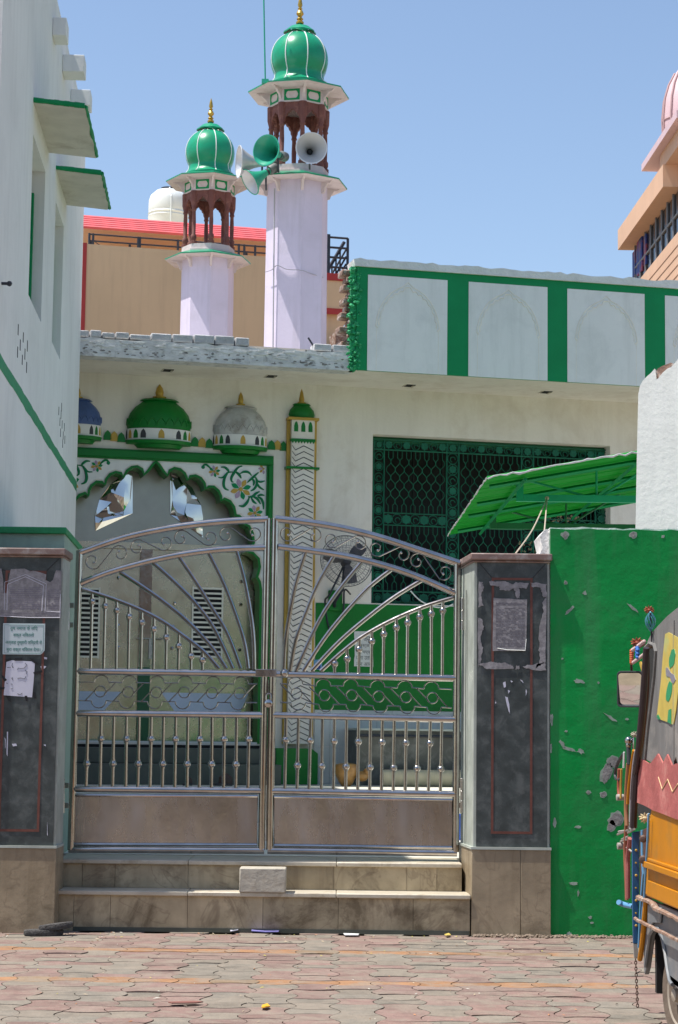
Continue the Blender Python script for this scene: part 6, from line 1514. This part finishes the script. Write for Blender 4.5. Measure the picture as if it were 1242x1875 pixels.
# chrome lamp and upright bars at front
LP = kw(1151, 1356, .02); m = MB(); m.ball(LP, .021, 16); m.lathe(LP+Vector((0, 0, -.035)), [(.012, 0), (.016, .01), (.014, .02)], 12); o = obj('horn_bulb', m, STEEL, RK)
m = MB(); m.tube([kw(1151, 1367, .02), kw(1152, 1400, .02)], .012, 10); obj('rubber_stem', m, CHEV, o)
m = MB(); m.box(frontal(LP.y-.01), kw(1156, 1350).x, kw(1170, 1350).x, -.02, .02, kw(1160, 1372).z, kw(1160, 1350).z); obj('chrome_bracket', m, STEEL, RK, bevel=.004)
flower('white_tuft', kw(1162, 1345, .02), .022, mat('cream_tuft', (.5, .46, .36), .9))
for nm, mm, pts, r_ in (('orange_bar', ORANGE, [(1161, 1374), (1157, 1400), (1152, 1440), (1150, 1472)], .009), ('grey_bar', mat('grey_flex', (.36, .33, .36), .6), [(1165, 1374), (1161, 1400), (1157, 1450), (1155, 1505)], .009),
                        ('brown_bar', mat('brown_stick', (.30, .13, .06), .6), [(1151, 1398), (1148, 1440), (1147, 1480), (1148, 1512)], .012), ('red_bar', mat('red_stick', (.36, .08, .05), .6), [(1134, 1408), (1133, 1440), (1134, 1458)], .009),
                        ('ochre_bar', OCHRE, [(1138, 1408), (1137, 1440), (1137, 1462)], .006), ('black_hose', CHEV, [(1142, 1380), (1133, 1395), (1127, 1412), (1128, 1425), (1136, 1428)], .009),
                        ('white_rod', LINEW, [(1143, 1377), (1142, 1406)], .005), ('pink_bar', mat('pink_fold', (.33, .10, .09), .7), [(1154, 1535), (1150, 1570), (1150, 1600), (1150, 1645)], .013),
                        ('copper_pipe', mat('copper_brown', (.28, .09, .05), .5), [(1147, 1512), (1145, 1560), (1147, 1610), (1148, 1648)], .010), ('plum_panel', DARKP, [(1166, 1400), (1163, 1450), (1160, 1515)], .020),
                        ('white_cloth', mat('cloth_white', (.5, .48, .48), .8), [(1160, 1480), (1159, 1500), (1158, 1518)], .016)):
    obj(nm, MB().tube(smooth_pl([kw(a, b, .02) for a, b in pts], 5), r_, 8), mm, RK)
BR = mat('grey_cap', (.36, .33, .30), .7, var=.3, scale=30)
for x, y, r_ in ((1135, 1460, .017), (1137, 1549, .018)):
    m = MB(); P = kw(x, y, .02); m.lathe(P, [(1e-4, -r_*1.2), (r_, -r_), (r_, r_*1.2), (r_*.6, r_*1.6), (r_*.6, r_*3.4)], 12, ax=(1, .1, .05)); obj('knob', m, BR, RK)
m = MB(); m.box(frontal(kw(1150, 1513).y), kw(1144, 1513).x, kw(1170, 1513).x, -.03, .03, kw(1150, 1519).z, kw(1150, 1508).z); obj('cross_plate', m, BR, RK, bevel=.003)
m = MB()
for a, b in (((1131, 1528), (1150, 1520)), ((1133, 1523), (1146, 1521)), ((1139, 1537), (1150, 1532)), ((1137, 1541), (1148, 1537)), ((1150, 1525), (1162, 1518)), ((1148, 1552), (1158, 1560))):
    m.tube([kw(*a, .02), kw(*b, .02)], .006, 5)
obj('wire_end', m, BR, RK)
flower('rope_bundle', kw(1182, 1498, .02), .035, mat('straw_rope', (.55, .45, .27), .9))
# blue board
BFm = frontal(kw(1166, 1600).y)
def bpx(pts, d=0): return [BFm.q(a, b, d) for a, b in pts]
bb_ = obj('blue_board', MB().prism(BFm, bpx([(1158, 1524), (1172, 1522), (1171, 1640), (1168, 1728), (1160, 1728), (1158, 1640)]), -.02, 0), BLUE, RK, bevel=.003)
obj('board_tip', MB().prism(BFm, bpx([(1160, 1728.5), (1168, 1728.5), (1169, 1755), (1162, 1755)]), -.02, 0), mat('tip_grey', (.36, .34, .31), .6), bb_)
m = MB()
for k in range(7):
    m.lathe(BFm.w(*(lambda q: (q[0], .001, q[1]))(BFm.q(1165-(k % 2)*.5, 1557+k*23))), [(1e-4, 0), (.007 if k % 2 == 0 else .005, 0), (.005, .003), (1e-4, .004)], 10, ax=(0, -1, 0))
obj('painted_dot', m, OCHRE, bb_)
m = MB(); z_ = BFm.q(1163, 1757)[1]; x_ = BFm.q(1164, 1757)[0]; k = 0; zend = BFm.q(1166, 1845)[1]
while z_ > zend:
    cxx = x_+k*.0006; ring = []
    for j in range(10):
        a = 2*PI*j/10; e = .006*math.cos(a); ring.append(Vector((cxx+(e if k % 2 else 0), BFm.o.y+(0 if k % 2 else e), z_+.0105*math.sin(a))))
    m.tube(ring, .0026, 5, closed=True); z_ -= .0155; k += 1
obj('chain', m, mat('rusty_chain', (.16, .10, .08), .6, .4), RK)
m = MB(); m.tube(smooth_pl([kw(1133, 1652, .06), kw(1142, 1656, .03), kw(1160, 1660, .0)], 4), .014, 10); obj('blue_pipe', m, LBLUE, RK)
m = MB(); m.tube([kw(1176, 1520, .0), kw(1176, 1560, .0), kw(1178, 1600, 0), kw(1174, 1650, 0), kw(1170, 1735, 0)], .007, 6); m.tube([kw(1188, 1490, .02), kw(1186, 1540, .02), kw(1180, 1640, .02), kw(1175, 1685, .02)], .006, 6); obj('pale_blue_bar', m, LBLUE, RK)
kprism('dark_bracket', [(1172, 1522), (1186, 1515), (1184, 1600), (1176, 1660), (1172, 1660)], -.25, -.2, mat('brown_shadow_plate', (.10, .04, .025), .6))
m = MB(); m.lathe(kw(1178, 1574, .03), [(.018, -.01), (.022, 0), (.014, .012), (1e-4, .014)], 12, ax=(-.3, -1, 0)); m.lathe(kw(1178, 1536, .03), [(.016, -.01), (.02, 0), (.012, .012), (1e-4, .014)], 12, ax=(-.3, -1, 0)); obj('round_boss', m, mat('boss_brown', (.09, .05, .04), .5), RK)
m = MB(); m.tube(smooth_pl([kw(1183, 1650, .01), kw(1180, 1690, .01), kw(1176, 1730, .01), kw(1172, 1757, .01)], 4), .014, 8); obj('orange_leg', m, ORANGE, RK)
# front wheel and fork, cab front
fw = KF.w(1.05, -WD/2, .22)
m = MB(); m.lathe(fw, [(.13, -.045), (.20, -.05), (.22, -.02), (.22, .02), (.20, .05), (.13, .045)], 36, ax=(1, 0, 0)); obj('front_wheel', m, TYRE, RK)
m = MB(); m.box(KF, uF-.02, 1.0, -WD+.05, -.25, .45, 1.05); obj('cab_front', m, ORANGE, RK, bevel=.04)
m = MB(); m.tube([KF.w(1.0, -.3, 1.05), KF.w(.62, -.3, 1.92)], .02, 6); m.tube([KF.w(1.0, -1.0, 1.05), KF.w(.62, -1.0, 1.92)], .02, 6); m.tube([KF.w(.62, -1.2, 1.92), KF.w(.62, -.03, 1.92)], .02, 6); obj('screen_frame', m, DARKP, RK)

# ------------------------------------------------ small things on the ground
def scrap(name, label, cat, pts, m_, z=.012, th=.006, curl=0):
    P = [gnd(a, b, z) for a, b in pts]; n = len(P)
    m = MB(); m.add([p+Vector((0, 0, curl*(i % 2))) for i, p in enumerate(P)]+[p+Vector((0, 0, th+curl*(i % 2))) for i, p in enumerate(P)], [tuple(range(n)), tuple(range(n, 2*n))]+[(i, (i+1) % n, (i+1) % n+n, i+n) for i in range(n)])
    return tag(obj(name, m, m_), label, cat)
scrap('plastic_scrap', 'lilac plastic wrapper lying below the steps near the stone block', 'litter', [(459, 1700), (465, 1697), (476, 1701), (495, 1703), (512, 1705), (510, 1708), (486, 1707), (461, 1707)], mat('lilac_plastic', (.28, .26, .60), .4), curl=.006)
scrap('paper_litter', 'crumpled white scrap lying just left of the lilac wrapper', 'litter', [(418, 1701), (425, 1699), (438, 1702), (436, 1706), (423, 1706)], PAPER, curl=.01)
scrap('paper_litter', 'thin white paper strip on the paving below right half of steps', 'litter', [(629, 1710), (658, 1711), (656, 1713), (632, 1713)], LINEW)
scrap('marigold_petal', 'small orange yellow petal on the paving at bottom centre', 'petal', [(480, 1842), (490, 1841), (495, 1844), (486, 1847), (479, 1846)], mat('marigold', (.72, .36, .02), .7), curl=.006)
scrap('yellow_scrap', 'tiny yellow scrap on the paving near the right pillar foot', 'litter', [(814, 1712), (822, 1711), (826, 1713), (818, 1715)], mat('yellow_scrap_paper', (.6, .45, .1), .7), curl=.005)
scrap('red_disc', 'reddish curved shard lying on the paving at lower left centre', 'shard', [(308, 1836), (330, 1835), (355, 1834), (372, 1835.5), (360, 1837.5), (335, 1838), (315, 1838)], mat('red_shard', (.22, .09, .07), .7), z=.014)
lit = MB()
for i in range(170):
    x = random.uniform(0, 1180); y = random.choice([random.uniform(1700, 1725), random.uniform(1704, 1875)]); P = gnd(x, min(y, 1870), .006); s_ = random.uniform(.004, .011)
    if P.y > 14.4 and x < 862: P.y = 14.36
    a = random.uniform(0, PI); e = Vector((math.cos(a), math.sin(a), .1))*s_*random.uniform(1, 2.2); f_ = Vector((-math.sin(a), math.cos(a), 0))*s_*.6
    lit.add([P+e, P+f_, P-e, P-f_, P+Vector((0, 0, s_*.5))], [(0, 1, 4), (1, 2, 4), (2, 3, 4), (3, 0, 4), (0, 1, 2, 3)], random.choice([(.5, .48, .42), (.2, .13, .08), (.45, .36, .25), (.1, .08, .06), (.42, .2, .1), (.45, .4, .1)]))
tag(obj('debris', lit, mat('debris_mix', (1, 1, 1), .9, tone=True), colors=True), 'scattered crumbs, dry leaf bits and dust flakes over the paving', 'debris', kind='stuff')
db = MB()
for i in range(420):
    x = random.uniform(866, 1010) if i % 2 else random.uniform(1010, 1160); y0 = 14.46 if x < 1008 else 14.49; P = Vector((GF.q(x, 1600)[0]*y0/15, y0-random.random()**2*.12, random.uniform(0, .012))); r_ = random.uniform(.004, .014)
    db.lathe(P, [(1e-4, -r_*.6), (r_, 0), (r_*.7, r_*.5), (1e-4, r_*.7)], 6, ax=(random.uniform(-.5, .5), random.uniform(-.5, .5), 1))
tag(obj('rubble', db, mat('rubble_earth', (.26, .20, .15), .95, var=.3, scale=30)), 'crumbly earth and mortar rubble along foot of right pillar and green wall', 'rubble', kind='stuff')
# shoe sole pair
t = thing('worn_sole', 'worn black ridged rubber soles lying by the left pillar foot', 'shoe sole', tuple(gnd(90, 1710)))
for k, (x, y, w_, z_, ax_) in enumerate(((80, 1709, .155, .0, (0, 0, 1)), (103, 1709, .135, .042, (-.12, 0, 1)))):
    P = gnd(x, y+4, 0)+Vector((0, 0, z_)); m = MB(); m.lathe(P, [(w_*.94, 0), (w_, .012), (w_, .032), (w_*.95, .042), (1e-4, .044)], 60, flat=.40, fdir=(1, .2, 0), ax=ax_, wob=lambda a, z: (1+.025*math.sin(a*30))*(1-.12*math.cos(2*a+.5)))
    o_ = obj('sole', m, RUBBER, t, ang=60)
# unseen building, added across the street for the steel to reflect
XB = thing('added_street_building', 'unseen plain brown shopfront building added across the street for the steel to reflect', 'building', (0, -9, 0))
XF = Fr((0, -9, 0), (1, 0, 0), (0, 1, 0))
m = MB(); m.prism(XF, [[(-16, 0), (16, 0), (16, 8.5), (-16, 8.5)]] + [list(reversed([(a, .1), (a+2.6, .1), (a+2.6, 2.8), (a, 2.8)])) for a in range(-15, 14, 4)], -.3, 0); obj('wall', m, mat('brown_street_front', (.30, .23, .18), .9), XB)
m = MB()
for a in range(-15, 14, 4): m.box(XF, a+.01, a+2.59, -.28, -.2, .1, 2.79)
obj('shutter', m, mat('dark_shutter', (.10, .085, .075), .7), XB)
